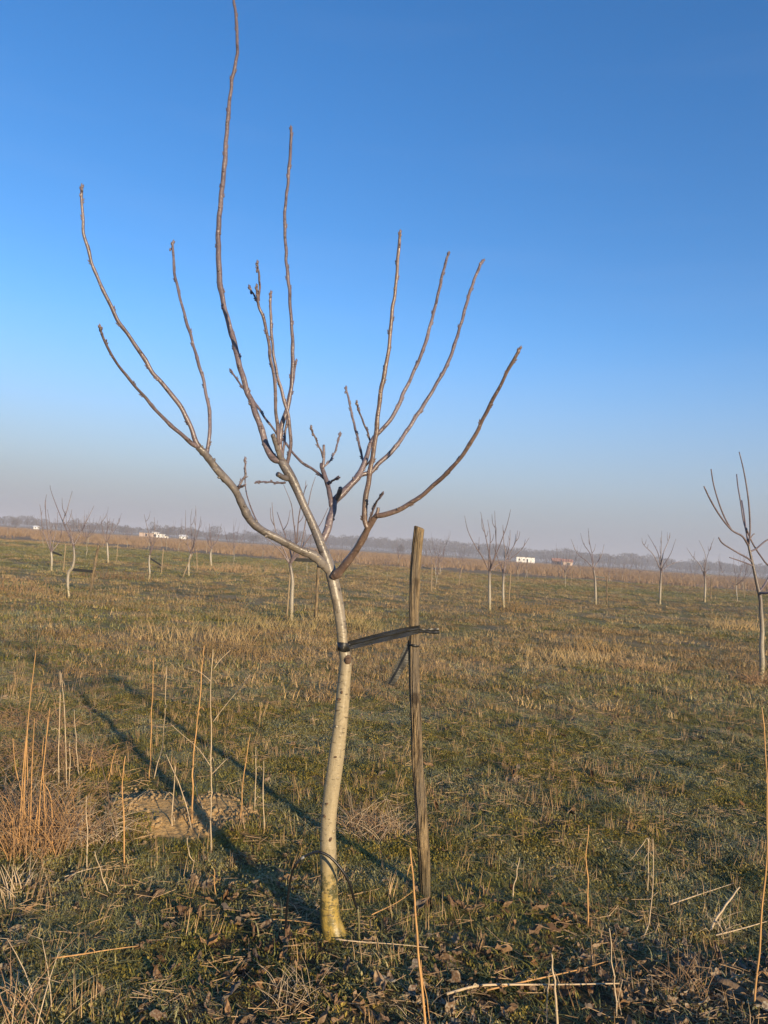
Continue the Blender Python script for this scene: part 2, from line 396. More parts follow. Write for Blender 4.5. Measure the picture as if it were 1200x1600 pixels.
trunk_pts = [(527,1476,41),(523,1462,36),(517,1440,32),(515,1415,29),(514,1385,26.5),(513,1355,25),(513,1325,24.5),(513,1297,23),(515,1264,23),(519,1230,23.5),(524,1196,23.5),(528,1162,23),
  (531.5,1129,21.5),(535,1095,21.5),(538,1061,20),(540,1036,19.5),(538,1020,17.5),(536,1008,16.5),(534,987,16.5),(530.5,960,17.5),(527,938,18),(521,910,18.5),(515,888,18),(507.5,866,16),(500,846,15),(492,827,13.5),
  (483,807,12.5),(475,790,12),(466,769,12.5),(458,752,14),(449,736,15),(441,722,14),(434,712,10)]
P, W = chain(trunk_pts, 0, 0)
for i in range(2): P[0].z -= .02
mb = MB(); rr = random.Random(1)
S, Rr = tube(mb, P, W, 24, 6, fn=lambda t, a: 1+.035*math.sin(2*a+11*t)+.025*math.sin(3*a-23*t)+.02*math.sin(57*t+a)+.05*max(0,1-t*22)*math.sin(5*a))
for f in (.12,.22,.3,.37,.52,.60,.66,.74,.80,.86,.93):          # small scars and knobs where old shoots were rubbed off
    i = int(f*len(S)); t = (S[i+1]-S[i]).normalized(); a = rr.uniform(-2.6,-.4); o = Vector((math.cos(a), math.sin(a), 0)); o = (o-t*o.dot(t)).normalized()
    blob(mb, S[i]+o*Rr[i]*.62, o+t*.3, Rr[i]*.34, Rr[i]*.55, 8)
tr = mb.build('trunk', M['bark'], root, BASE)
# pruning scar with dark centre under the tape
kb = MB(); kc = at(543, 1031, D0-.024)
tube(kb, [kc+Vector((.0,.012,0)), kc+Vector((0.001,-.001,0)), kc+Vector((.001,-.004,0)), kc+Vector((.001,-.002,0))], [.017,.0155,.010,.004], 14, 2, fn=lambda t,a: 1+.12*math.sin(2*a)+.07*math.sin(5*a))
ko = kb.build('pruning_scar', simple('scar_wood', (.11,.07,.045), .8, .4, 200, .002), tr, BASE)
for (x, y, r) in ((507,1276,2.2),(511,1256,2),(516,1312,3.4),(513,1361,3.2),(530,1093,3),(534,1082,2.4),(524,1183,2.4)):
    kb = MB(); c = at(x, y, D0-.5*24*D0/F*.93); tube(kb, [c+Vector((0,.008,0)), c+Vector((0,-.0012,0)), c+Vector((0,-.0005,0))], [r*D0/F, r*.8*D0/F, r*.3*D0/F], 9, 1, fn=lambda t,a: 1+.25*math.sin(2*a+x))
    kb.build('bark_scar', bpy.data.materials['scar_wood'], tr, BASE)

# ---- scaffold branches
B_left = limb('branch', [(518,899,11),(511,889,14),(497,873,14),(478,863,14),(457,853,12.5),(438.7,843.5,12),(420,835,12),(404,824,13),(392,814,12.5),(385,800,11.5),(377,786,12.5),(370,772,11),(361.7,758,11.5),(350,744,12.5),(336,730,12),(322,711.7,11),(309,698,9.5)], 0, -.30, M['bark'], None, 14, tip=False, spacing=.12)
B_l1 = limb('branch', [(312,700,7),(306.7,690,8),(300,673,7.5),(290,650,7),(276.7,628,7),(256.7,603,7),(236.7,580,6.5),(223,556.7,6.5),(203,526.7,6),(181.7,496.7,6.2),(170,470,5.5),(156.7,443,5.5),(146.7,420,5),(138,390,5),(130,360,4.8),(129,333,4.6),(128,310,4.4),(127.7,293,4.4)], -.30, -.48, M['shoot'], None)
B_l2 = limb('branch', [(311,699,7),(305,697,8),(296.7,690,6.8),(276.7,673,6.2),(256.7,655,5.6),(240,636.7,5.2),(223,616.7,4.7),(206.7,598,4.6),(190,576.7,4.3),(173,553,4.2),(163,533,4),(156.7,512,3.8)], -.30, -.70, M['shoot'], None)
B_l3 = limb('branch', [(322,713,7),(324,706.7,6.5),(326.7,680,5.8),(328,650,5.5),(323,620,5.2),(316.7,590,5),(308,560,5),(300,530,4.6),(291.7,503,4.6),(281.7,466.7,4.2),(273,430,4.2),(271,406.7,4),(270,380,3.8)], -.27, -.15, M['shoot'], None)
stub = limb('stub', [(352,752,8),(344,742,8),(336,734,6),(333,731,5)], -.22, -.27, M['bark'], B_left, 8, False, False)
limb('twig', [(368,768,4),(372,760.7,4),(379,750,3.5),(384,740,3.2),(383,730,1.8),(383,719,1.5)], -.2, -.2, M['shoot'], B_left, 7, spacing=.03)
limb('twig', [(371,766,3),(376,760.5,3),(380,759,3)], -.2, -.22, M['shoot'], B_left, 7, False)
limb('twig', [(404,822,2.5),(400,812,2.5),(392,793,2.2),(385,770,2),(382.7,746.7,2),(383,722,1.6)], -.13, -.05, M['shoot'], B_left, 6, False, False)
B_lead = limb('branch', [(438,720,11),(431,717,12),(424.7,714,11.5),(417.7,704.7,10.5),(413,683.7,9.5),(403.7,658,9),(394,630,9.2),(385,609,9),(380,590,8.8),(373,565,8.4),(366.7,536.7,8.4),(356.7,503,8.4),(348,466.7,8.2),(343,436.7,9),(342,406.7,8.2),(341,380,7.8),(342,346.7,8),(345,313,8),(347.7,283,7.6),(351,253,7),(353.3,216.7,6.2),(355.5,191.7,6.3),(358,163,6),(361,138,5.6),(362.5,123,5.8),(367.5,103,5.2),(371,80,4.8),(370,53,4.8),(369.5,30,4.5),(366.7,11.7,4.6),(365,-8,4.2),(364,-26,3.6)], 0, .18, M['shoot'], None, 12)
limb('stub', [(440,722,8),(436,709,8.5),(432,696,8),(427,682,7.5),(425.5,679,6.5)], 0, -.06, M['bark'], B_lead, 9, False, False)
B_2 = limb('branch', [(440,716,8),(438.7,709,9),(436.3,690,8.5),(439,670,7.6),(446.7,645,7.4),(453,620,6.5),(456.7,586.7,6.4),(457.3,553,5.8),(456.7,520,5.4),(454,486.7,5.2),(451.7,450,5.2),(447.3,410,5),(446.7,383,4.8),(445,360,4.8),(446,320,4.7),(450,286.7,4.7),(451.7,266.7,5),(453.3,245,4.6),(453.3,233,4.6),(455.8,221.7,4.6),(454.7,208,4.6),(454.5,200,4)], 0, .1, M['shoot'], None)
B_a = limb('branch', [(436,694,6),(434,673,5.6),(433,660,5.4),(430,630,5.2),(430,596.7,5),(423,563,5.2),(420,536.7,5),(413,503,4.8),(407,485,4.6),(403,473,4.6),(402,462,4),(401,449,3.6)], -.04, -.22, M['shoot'], None)
limb('twig', [(405,470,3),(405.7,446.7,3.2),(404,423,3),(402,412,2.8)], -.2, -.24, M['shoot'], B_a, 7, spacing=.04)
limb('twig', [(404,474,3.4),(397,462,3),(390,449,3)], -.2, -.17, M['shoot'], B_a, 7, spacing=.04)
B_b = limb('branch', [(447,728,6),(451.7,712,6),(454,686.7,5.2),(451.7,656,5),(448,643,5),(443,620,5),(435,593,5),(428,556.7,4.6),(425,526.7,4.4),(422.7,486.7,4.2),(423,459,3.6)], 0, -.12, M['shoot'], None)
limb('twig', [(442,718,4),(443,705,3.8),(445.7,676.7,3.6),(450,646,3.6),(455,613,3.4),(460,583,3.2),(462.5,565,3.2)], 0, .1, M['shoot'], B_b, 7)
limb('twig', [(445,754,4),(436,754.5,3),(418,753,2.8),(401,753.5,2.8)], 0, -.25, M['shoot'], tr, 7, spacing=.05)
limb('stub', [(449,748,9),(441,745,8.5),(434,741,8)], -.01, -.06, M['bark'], tr, 9, False, False)
# right of centre
B_r = limb('branch', [(498,852,8),(503,846,10.5),(508,838,11),(514.5,817,11.5),(520,798,11.5),(523,784,12),(530,774,13),(540,767,12.5),(549,756.7,10),(561,742,9),(569.6,723,7.5),(576,702.5,7),(584,684,7),(597,671,6.4),(617.5,644,6.2),(630,615,6),(642.5,590,5.6),(655,561,5.4),(663,542,5.2),(672,510,5),(681,475,4.8),(688,445,4.5),(695,415,4.2),(701,396,3.8)], 0, .42, M['shoot'], None, 12)
limb('stub', [(526,781,8),(531,768,8),(532,762,6.5)], .06, .02, M['bark'], B_r, 9, False, False)
B_r2 = limb('branch', [(556,748,7),(563,743,7.2),(580,737,7),(590,726,7),(613,704.6,6.6),(630,681.7,6.2),(646.7,656.7,6.2),(663,631.7,5.8),(678,606.7,5.6),(690,586,5.6),(701,565,5.3),(709,542,5.2),(722,500,5),(733,460,4.8),(742,435,4.6),(750,415,4.3),(755,407,3.8)], .14, .5, M['shoot'], None)
limb('twig', [(569,724,4),(565,712,4),(559,685,3.7),(551,652.5,3.7),(545,625,3.4),(540.5,606,3.2)], .17, .3, M['shoot'], B_r, 7, spacing=.05)
limb('twig', [(579,690,3.4),(574,674,3.2),(567.5,658.7,3),(560,640,3),(557.5,630,3)], .2, .1, M['shoot'], B_r, 7, spacing=.05)
limb('twig', [(566,733,3.6),(575,724,3),(583,712,3)], .16, .08, M['shoot'], B_r, 7, False)
B_s = limb('branch', [(518,792,8),(516.5,779,8.2),(513,761,7.6),(507.5,744,7.2),(503.5,732,7),(502.5,724,6.4)], .05, .1, M['shoot'], None, 9, False, False)
limb('twig', [(504,733,5),(506,716,4.4),(506,695,4)], .09, .1, M['shoot'], B_s, 7, False, False)
limb('twig', [(506,718,3.4),(503,708,3),(494.6,690,2.8),(486.5,669,2.8)], .1, .03, M['shoot'], B_s, 7, spacing=.04)
limb('twig', [(506,729,3.2),(514,722,3),(524,704.6,2.9),(531,678,2.8)], .1, .2, M['shoot'], B_s, 7, spacing=.04)
limb('twig', [(513,757,3.6),(520,751,3.2),(529,746.5,3)], .07, .0, M['shoot'], B_s, 7, spacing=.02)
limb('twig', [(509,750,4.6),(504,745,4.6),(495,737,4.4),(483,730,4.2),(469,720,4),(460,710,4),(443,688,3.6),(426.7,670,3.5),(410,646.7,3.6),(396.7,626.7,3.7),(381,607,3.4),(370,593,3.2),(360.5,579,3)], .09, .35, M['shoot'], B_s, 8)
# right limb, redder bark
B_q = limb('branch', [(519,902,9),(523.5,899,13.5),(530,894,13.5),(540,881.7,12.5),(555,861,11.5),(567.5,840,11.5),(576,823,10.5),(584,811,9.4),(590,804,8)], -.02, -.16, M['redbark'], None, 14, tip=False, buds=False)
limb('stub', [(587,808,7),(590,800,5.5),(591,793,5)], -.16, -.16, M['redbark'], B_q, 8, False, False)
limb('branch', [(588,806,8),(596.7,805.5,9),(617.5,799,8),(642.5,786,7.2),(667.5,767,6.8),(692.5,744,6.6),(713,723,6.4),(734,694,6.2),(751,663,6.2),(767.5,629.6,5.8),(782,602.5,5.5),(796.7,573,5.3),(807,554.6,5.2),(811.5,546,4.8)], -.16, -.42, M['redbark'], None)
limb('branch', [(574,826,8),(570.5,815,8.6),(569.6,794,8.4),(573.8,765,8.2),(579,731.7,7.8),(584,702.5,7.5),(588,673,7.2),(592.5,631.7,7),(597.5,598,6.6),(605,561,6.2),(609,530,6),(612,490,5.6),(617,460,5.2),(620,430,5.2),(622,400,5),(624,380,5),(625,364,4.2)], -.15, -.2, M['redbark'], None)
limb('twig', [(577,814,3.8),(582,800,3.5),(588,785,3.2),(597,771.5,3.2)], -.15, -.25, M['shoot'], B_q, 7, spacing=.03)

# ---------------------------------------------------------------- stake
SB = gnd(665, 1404)
stp = [(665.5,1409,12),(664.5,1396,15.5),(663.5,1365,18.5),(662,1331,18.5),(658.5,1281,18.5),(655,1230,18),(651.7,1179.5,17.5),(650,1129,17),(647.7,1061,16.5),(646.7,1004,15.5),(646.7,967,15.5),(648,900,16.5),(651.5,860,16),(655,824.5,16)]
P = [at(x, y, SB.y) for x, y, _ in stp]; W = [q[2]*.5*SB.y/F for q in stp]
P[0].z -= .03
st = empty('wooden_stake', SB); tag(st, 'rough weathered wooden stake with splintered grain beside the big walnut tree', 'stake', 'orchard tree stakes')
def groove(t, a):
    g = abs(math.sin(4.5*a+1.6*math.sin(5*t)+.5*math.sin(23*t))); g2 = abs(math.sin(8*a+3*t+1.2*math.sin(11*t+a)))
    return .80+.15*g**.6+.07*g2-.05*math.sin(17*a+13*t)+.03*math.sin(40*t+a)
mb = MB(); tube(mb, P, W, 64, 12, cap=True, fn=groove)
# slanting saw cut on top: lift the near-left rim
zt = max(v[2] for v in mb.v)
mb.v = [(x, y, z+(.006*(P[-1].x-x)/W[-1] if z > zt-.012 else 0)) for x, y, z in mb.v]
mb.build('post', M['stake'], st, SB)
tb = MB(); tube(tb, [P[-1]+Vector((0,0,.0015)), P[-1]+Vector((0,0,.003))], [W[-1]*.86, W[-1]*.8], 24, 1); 
tb.v = [(x, y, z+(.006*(P[-1].x-x)/W[-1])) for x, y, z in tb.v]
tb.build('cut_end', M['clean_wood'], st, SB)

# ---------------------------------------------------------------- black tape
tp = empty('tie_tape', at(595, 997, (D0+SB.y)/2)); TL = tp.location.copy()
tag(tp, 'black plastic tape tying the big pale trunk to the rough wooden stake', 'tape', 'tree ties')
def ribbon(name, edges, thick=.0012, fold=.002, n=16, cross=7, seed=0, parent=tp):
    """edges: list of (top Vector, bottom Vector) along the length; pleated across"""
    T = catmull([e[0] for e in edges], n//len(edges)+3); Bt = catmull([e[1] for e in edges], n//len(edges)+3)
    vs = []; fs = []; rg = random.Random(seed); ph = [rg.uniform(-1,1) for _ in range(cross)]
    for i, (a, b) in enumerate(zip(T, Bt)):
        for k in range(cross):
            f = k/(cross-1); p = a.lerp(b, f); y = fold*(ph[k]*(1 if 0 < k < cross-1 else .3)+.3*math.sin(i*.9+k)); vs.append(p+Vector((0,y,0)))
    L = len(T)
    nb = len(vs); vs += [v+Vector((0,thick,0)) for v in vs]
    for i in range(L-1):
        for k in range(cross-1):
            a = i*cross+k; fs.append((a, a+1, a+cross+1, a+cross)); fs.append((nb+a, nb+a+cross, nb+a+cross+1, nb+a+1))
    rim = [(i*cross, (i+1)*cross) for i in range(L-1)]+[((i+1)*cross+cross-1, i*cross+cross-1) for i in range(L-1)]
    rim += [(k+1, k) for k in range(cross-1)]+[((L-1)*cross+k, (L-1)*cross+k+1) for k in range(cross-1)]
    for a, b in rim: fs.append((a, b, nb+b, nb+a))
    m = MB(); m.add(vs, fs); return m.build(name, M['tape'], parent, TL, smooth=False)
Ya, Yb = D0-.022, SB.y-.030
def E(x, yt, yb, Y, Y2=None): return (at(x, yt, Y), at(x, yb, Y2 or Y))
ribbon('strap', [E(541,1003,1016,D0-.012),E(560,998,1012,D0+.03),E(600,987.5,1002.5,D0+.16),E(630,981,996,SB.y-.10),E(656,977,989,SB.y-.028)], fold=.006, cross=8, seed=2)
ribbon('strap', [E(543,1004.5,1015,D0+.025),E(575,995,1003,D0+.09),E(610,985.5,993,D0+.2),E(636,980,987,SB.y-.03),E(646,978.5,986,SB.y-.026)], fold=.004, cross=6, seed=4)
ribbon('tape_end', [E(652,980,989,SB.y-.031),E(663,983,989,SB.y-.028),E(675,982,990.5,SB.y-.022),E(686,981.5,990.5,SB.y-.018)], fold=.003, cross=5, seed=7)
def slant(x, y, w, nx_, ny_, Y): return (at(x-nx_*w, y-ny_*w, Y), at(x+nx_*w, y+ny_*w, Y))
ribbon('tape_tail', [slant(645,1002,7,-.9,-.44,SB.y+.004),slant(637,1018,7.5,-.88,-.47,SB.y+.0),slant(624,1044,7.2,-.88,-.47,SB.y-.004),slant(609,1070,6.4,-.85,-.5,SB.y-.008)], fold=.003, cross=5, seed=9)
def band(name, c1, c2, r1, r2, tilt=0, prot=1.0, sides=28):
    m = MB(); vs = []; fs = []
    for j, (c, r) in enumerate(((c1, r1-.0005), (c1, r1+.001), (c2, r2+.001), (c2, r2-.0005))):
        for k in range(sides):
            a = 2*math.pi*k/sides; vs.append(c+Vector((math.cos(a)*r, math.sin(a)*r, .0022*math.sin(3*a+j)+tilt*math.cos(a))))
    for j in range(3):
        for k in range(sides): a = j*sides+k; b = j*sides+(k+1)%sides; fs.append((a, b, b+sides, a+sides))
    m.add(vs, fs); return m.build(name, M['tape'], tp, TL)
band('trunk_wrap', at(536.2,1003.5,D0), at(537.2,1017,D0), .0222, .0228)
band('stake_wrap', at(647,978.5,SB.y), at(647,989.5,SB.y), .0236, .0236, .003)
band('stake_wrap', at(647,1006.5,SB.y), at(647,1009.5,SB.y), .0228, .0228, -.001)

# ---------------------------------------------------------------- irrigation hoop
hp = empty('irrigation_hoop', gnd(505, 1464)); HB = hp.location.copy(); YH = D0-.10
tag(hp, 'thin black irrigation tube arched over the foot of the pale trunk', 'tube')
g1 = gnd(447, 1459); g2 = gnd(561, 1470)
arch = [(g1-Vector((0,0,.02)))]+[at(x, y, YH+dy) for x, y, dy in ((448,1421,.05),(455,1370,.02),(462,1352,0),(472,1341,0),(493,1331.5,0),(507,1334,0),(520,1343,0),(536,1362,0),(547,1383,.01),(553,1405,.03),(558,1420,.04))]
mb = MB(); tube(mb, arch, [.0042]*5+[.0050]*(len(arch)-5), 10, 6); mb.build('tube', M['tube'], hp, HB)
mb = MB(); tube(mb, [at(558.5,1416,YH+.04), at(561,1445,YH+.06), g2-Vector((0,0,.02))], [.0042]*3, 8, 2); mb.build('peg', simple('olive_peg', (.16,.14,.07), .5, .2), hp, HB)
mb = MB(); c = at(473,1340,YH); tube(mb, [c-Vector((.006,0,.005)), c+Vector((.006,0,.004))], [.0048,.0048], 8, 1); mb.build('clip', simple('pale_clip', (.22,.22,.21), .5, .1), hp, HB)

# ---------------------------------------------------------------- dry stalks standing or lying near the tree
def stalk(pts, wpx, mat, label, lean=0, twigs=(), lying=False, name='dry_stalk', group='dry weed stalks standing in the grass'):
    if lying: b = gnd(*pts[0])
    else: b = gnd(*pts[0])
    rg = random.Random(int(pts[0][0]*7+pts[0][1])); mb = MB()
    if lying:
        P = [gnd(*p)+Vector((0,0,.024+.5*wpx*b.y/F)) for p in pts]
    else:
        P = [b-Vector((0,0,.02))]+[at(x, y, b.y+lean*(k+1)/len(pts)) for k, (x, y) in enumerate(pts[1:])]
    if not lying and len(P) > 2:
        Q = catmull(P, 3); P = [Q[0]]+[q+Vector((rg.uniform(-1,1), rg.uniform(-1,1), 0))*.0035 for q in Q[1:-1]]+[Q[-1]]
    n = len(P); W = [wpx*.42*b.y/F*(1-.5*k/(n-1)) for k in range(n)]
    S, Rr = tube(mb, P, W, 6, 2 if n > 8 else 4)
    for i in range(4, len(S)-1, rg.randint(5, 9)):      # nodes
        t = (S[i+1]-S[i-1]).normalized()
        tube(mb, [S[i]-t*.003, S[i], S[i]+t*.003], [Rr[i], Rr[i]*1.45, Rr[i]], 6, 1)
        if rg.random() < .5:             # withered leaf sheath or side twig
            a = rg.uniform(0, 6.28); d = Vector((math.cos(a), math.sin(a), 0)); L = rg.uniform(.02,.06); dn = rg.uniform(-1.0,.9)
            tube(mb, [S[i], S[i]+d*L*.4+Vector((0,0,L*.35)), S[i]+d*L*.75+Vector((0,0,L*.3*dn)), S[i]+d*L*.8+Vector((0,0,L*.8*dn))], [Rr[i]*.7, Rr[i]*.55, Rr[i]*.6, Rr[i]*.15], 4, 2)
    for tw in twigs:
        Q = [at(x, y, b.y+lean*.5+.02*k) for k, (x, y) in enumerate(tw)]
        tube(mb, Q, [wpx*.26*b.y/F]+[wpx*.16*b.y/F]*(len(Q)-1), 5, 3)
    o = mb.build(name, mat, None, b); tag(o, label, 'stalk', group); return o
A_, B_, D_ = M['stalk'], M['stalkpale'], M['stalkdark']
stalk([(92,1227),(92.5,1150),(94,1050)],2.2,B_,'straight pale stalk, left one of the tall close pair behind the left weed clump')
stalk([(107,1236),(103,1208),(101,1109),(96,1052)],2.2,B_,'slightly bent pale stalk, right one of the tall close pair behind the left weed clump')
stalk([(108,1236),(109,1190),(109.5,1157)],1.8,B_,'short pale stalk just right of the tall close pair at the left')
stalk([(125,1212),(120,1171),(116,1109)],1.8,B_,'thin stalk leaning left, next right of the tall pair behind the weed clump')
stalk([(140,1208),(143,1185),(145,1171)],1.8,A_,'very short stalk behind the beige straw heap')
stalk([(195,1352),(193,1273),(191,1230),(196,1181)],3,A_,'orange-brown stalk standing alone at the left edge of the bare sandy patch')
stalk([(177,1269),(168,1236),(160,1197),(149,1157),(140,1107)],2.6,D_,'dark forked weed leaning left above the beige straw heap', 0, [[(140,1110),(134,1101)],[(141,1108),(150,1101),(158,1092)],[(139,1110),(110,1083),(81,1063)],[(160,1197),(130,1168),(103,1145)]])
stalk([(168,1219),(176,1190),(184,1164)],1.6,A_,'thin stalk leaning right above the sandy patch')
stalk([(233,1218),(236,1170),(237,1115),(240,1029)],2.4,A_,'tall upright stalk behind the sandy patch, left of a thinner one')
stalk([(240,1216),(250,1180),(254,1158),(258,1115),(260.5,1041)],1.9,B_,'thin stalk with a kink behind the sandy patch')
stalk([(270,1286),(271,1239),(274.5,1198)],2.4,B_,'short upright pale stalk on the back of the sandy patch')
stalk([(302.6,1297),(290,1257),(279,1221),(259,1178)],2.2,B_,'pale stalk leaning far left over the sandy patch')
stalk([(301,1281),(301,1227),(302.6,1182),(309,1126),(314,1070),(319,1009)],3.2,A_,'tallest orange stalk rising from the right side of the sandy patch')
stalk([(330,1333),(330,1261),(331,1227),(330,1164),(330,1070),(333,1014)],2.6,B_,'tall grey-brown branching weed in front of the right end of the sandy patch', 0, [[(330,1065),(312,1050),(290,1043)],[(333,1128),(350,1105),(375,1075),(391,1054)],[(334,1045),(345,1030),(360,1016)],[(331,1200),(310,1170),(285,1148),(265,1130)],[(331,1210),(350,1190),(363,1180)]])
stalk([(319,1263),(306,1230),(303,1205)],2,B_,'curved pale stalk just right of the tallest orange stalk')
stalk([(347,1293),(338,1240),(330,1180),(318,1140)],1.8,D_,'thin dark stalk leaning left beside the branching weed')
stalk([(376,1281),(379,1239),(383.5,1194),(391,1147)],2.4,A_,'stalk leaning right, leftmost of the three between sandy patch and trunk')
stalk([(398,1266),(399.5,1210),(400,1167)],2,B_,'thin upright stalk, middle of the three between sandy patch and trunk')
stalk([(413,1301),(412,1240),(412,1189)],2.3,B_,'straight pale stalk, rightmost of the three between sandy patch and trunk')
stalk([(334,1349),(320,1350),(304,1347),(294,1330),(292.5,1309)],2.6,B_,'pale stalk bent at its foot in front of the sandy patch')
stalk([(187.5,1399),(176,1399),(168,1390),(159,1367),(148,1330)],2.6,B_,'pale stalk bent at its foot in the moss at the lower left')
stalk([(137,1362),(136,1300),(135,1244)],2.4,B_,'upright stalk in front of the beige straw heap')
stalk([(336,1401),(335,1375),(334,1357)],2.2,A_,'short stub of stalk in the moss below the sandy patch')
stalk([(919,1450),(918,1375),(916,1337),(920,1289)],3,A_,'upright orange-brown stalk alone in the grass right of the stake')
stalk([(999,1469),(1010,1452),(1016,1431),(1021,1356),(1020,1311)],2.6,B_,'pale stalk with a curved foot in the right foreground')
stalk([(1013,1397),(1013,1350),(1012,1311),(1002,1322),(984,1345)],2,B_,'thin stalk snapped over at the top in the right foreground')
stalk([(1179,1578),(1186,1487),(1194,1375),(1198,1281),(1197,1187),(1190,1105)],4,A_,'tall orange stalk at the right edge of the picture')
stalk([(871,1608),(868,1560),(865,1520),(862,1491)],5,B_,'thick pale cut stalk standing at the bottom right')
stalk([(854,1600),(857,1550),(860,1514)],2.6,B_,'thin pale stalk leaning against the thick cut one at the bottom')
stalk([(965,1588),(962,1550),(959,1525),(952,1450)],3.4,B_,'pale stalk standing at the end of the long fallen straw at the bottom right')
stalk([(971,1586),(968,1560),(973,1530)],2,B_,'short thin stalk right beside the pale one at the end of the fallen straw')
stalk([(674,1652),(657,1530),(650,1430),(644,1370),(641,1325)],5,A_,'long orange-tan stalk in front of the stake, rising from the bottom edge')
stalk([(676,1608),(668,1580),(658,1500)],2.4,A_,'short thin stalk touching the long tan stalk at the bottom edge')
stalk([(800,1405),(806,1370),(812,1340)],2.6,B_,'short pale stalk leaning right in the grass right of the stake')
LG = 'fallen straws lying on the ground'
stalk([(697,1567),(745,1554),(800,1552),(860,1552),(967,1550)],5,B_,'long thick pale straw lying level at the bottom right',lying=True,name='fallen_straw',group=LG)
stalk([(760,1560),(820,1546),(900,1528),(950,1513)],3.2,A_,'thinner straw lying at a slant behind the long pale one',lying=True,name='fallen_straw',group=LG)
stalk([(523,1479),(560,1483),(620,1487),(669,1492)],2.4,B_,'thin straw lying in the leaves right of the trunk foot',lying=True,name='fallen_straw',group=LG)
stalk([(416,1447),(460,1450),(501,1456)],2.4,A_,'thin brown straw lying left of the trunk foot',lying=True,name='fallen_straw',group=LG)
stalk([(1103,1460),(1122.5,1431.6),(1140,1407),(1156,1386)],5,B_,'thick pale straw leaning up at a slant in the right foreground',lean=.1,name='fallen_straw',group=LG)
stalk([(1047,1423),(1090,1408),(1146.6,1389)],2.6,B_,'thin straw crossing the upper end of the thick slanting one',lying=True,name='fallen_straw',group=LG)
stalk([(1118,1472),(1160,1461),(1197,1450)],2.8,B_,'pale straw lying below the thick slanting one near the right edge',lying=True,name='fallen_straw',group=LG)
stalk([(580,1440),(620,1420),(650,1398)],2,A_,'thin curved straw lying between trunk foot and stake',lying=True,name='fallen_straw',group=LG)
stalk([(100,1380),(130,1370),(165,1362)],2.2,B_,'short pale straw lying in the moss at the lower left',lying=True,name='fallen_straw',group=LG)
stalk([(80,1510),(130,1503),(165,1497),(215,1490)],3,A_,'brown straw lying across the moss at the lower left',lying=True,name='fallen_straw',group=LG)
# clod
cb = MB(); cc = gnd(1139,1546); rg = random.Random(3)
tube(cb, [cc+Vector((-.05,.04,-.004)), cc+Vector((-.02,.018,.006)), cc+Vector((.02,-.01,.008)), cc+Vector((.045,-.03,-.002))], [.010,.022,.020,.012], 12, 4, rough=.16, rng=rg)
tag(cb.build('soil_clod', M['clod'], None, cc), 'light brown lump of dry soil in the right foreground', 'clod')
for (x, y, s, l) in ((1187,1573,.7,'small tan lump of soil at the foot of the tall right edge stalk'),(830,1548,.4,'tiny brown clod beside the thick cut stalk')):
    cb = MB(); cc = gnd(x, y); tube(cb, [cc+Vector((-.05,.0,.0))*s, cc+Vector((-.02,.0,.02))*s, cc+Vector((.02,-.01,.022))*s, cc+Vector((.05,-.01,.0))*s], [.012*s,.026*s,.026*s,.01*s], 12, 4, rough=.12, rng=rg)
    tag(cb.build('soil_clod', M['clod'], None, cc), l, 'clod')

# ---------------------------------------------------------------- weed clumps
def wisp(mb, b, rng, h, lean, w, bend=.3, kink=.3, sides=4):
    a = rng.uniform(0, 6.283); d = Vector((math.cos(a), math.sin(a), 0)); n = 5; P = [b]
    dirv = (Vector((0,0,1))+d*rng.uniform(0, lean)).normalized(); p = b.copy()
    kk = rng.randint(1, n-1) if rng.random() < kink else 99
    for i in range(n):
        dirv = (dirv+d*rng.uniform(0, bend)-Vector((0,0,bend*.25))).normalized()
        if i == kk: dirv = (dirv+d*rng.uniform(.8,2.2)-Vector((0,0,rng.uniform(.6,1.6)))).normalized()
        p = p+dirv*h/n; p.z = max(p.z, H(p.x, p.y)+.006); P.append(p.copy())
    tube(mb, P, [w*(1-.15*i) for i in range(len(P))], sides, 1, cap=False)
def clump(px, py, n, rad, hmin, hmax, lean, mats, label, seed, w=.0016, bend=.3, kink=.35, group='clumps of dry weeds', ry=None, name='dry_weed_clump'):
    b = gnd(px, py); rg = random.Random(seed); o = empty(name, b); tag(o, label, 'weed clump', group)
    for mi, mat in enumerate(mats):
        mb = MB()
        for i in range(n//len(mats)):
            a = rg.uniform(0, 6.283); r = rad*math.sqrt(rg.random()); x = b.x+math.cos(a)*r; y = b.y+math.sin(a)*r*((ry or rad)/rad)
            wisp(mb, Vector((x, y, H(x, y)-.005)), rg, rg.uniform(hmin, hmax), lean, w*rg.uniform(.6,1.4), bend, kink)
        mb.build('stems', mat, o, b)
    return o
o = clump(60,1322,330,.19,.12,.42,.6,[M['stalk'],M['drytwig'],M['drytwig']],'tall orange and brown weed clump at the left edge',11,.0015,.2,.4)
cb_ = o.location.copy(); mb = MB()
for pts in ([(47,1315),(35,1247),(24,1197),(20,1153)],[(39,1290),(39,1219),(40,1175),(47,1094),(52.5,1048),(56,1017)],[(48,1300),(42.6,1197),(42,1165),(45,1110)],[(31,1306),(36,1208),(41,1150)],[(48,1335),(61,1251),(66,1208),(74,1142),(78,1105)],[(75,1302),(68,1219),(66,1180),(69,1150)],[(50,1290),(50,1199),(54,1122)],[(34,1300),(37,1240),(40,1190)],[(62,1300),(63,1240),(70,1180),(75,1120)],[(85,1300),(80,1250),(68,1222)]):
    Y = cb_.y+rt.uniform(-.08,.12); P = [at(x, y, Y) for x, y in pts]; P[0].z = min(P[0].z, H(P[0].x, P[0].y)); k = len(P)
    tube(mb, P, [.0027*(1-.5*i/(k-1)) for i in range(k)], 6, 5)
mb.build('tall_stems', M['stalk'], o, cb_)
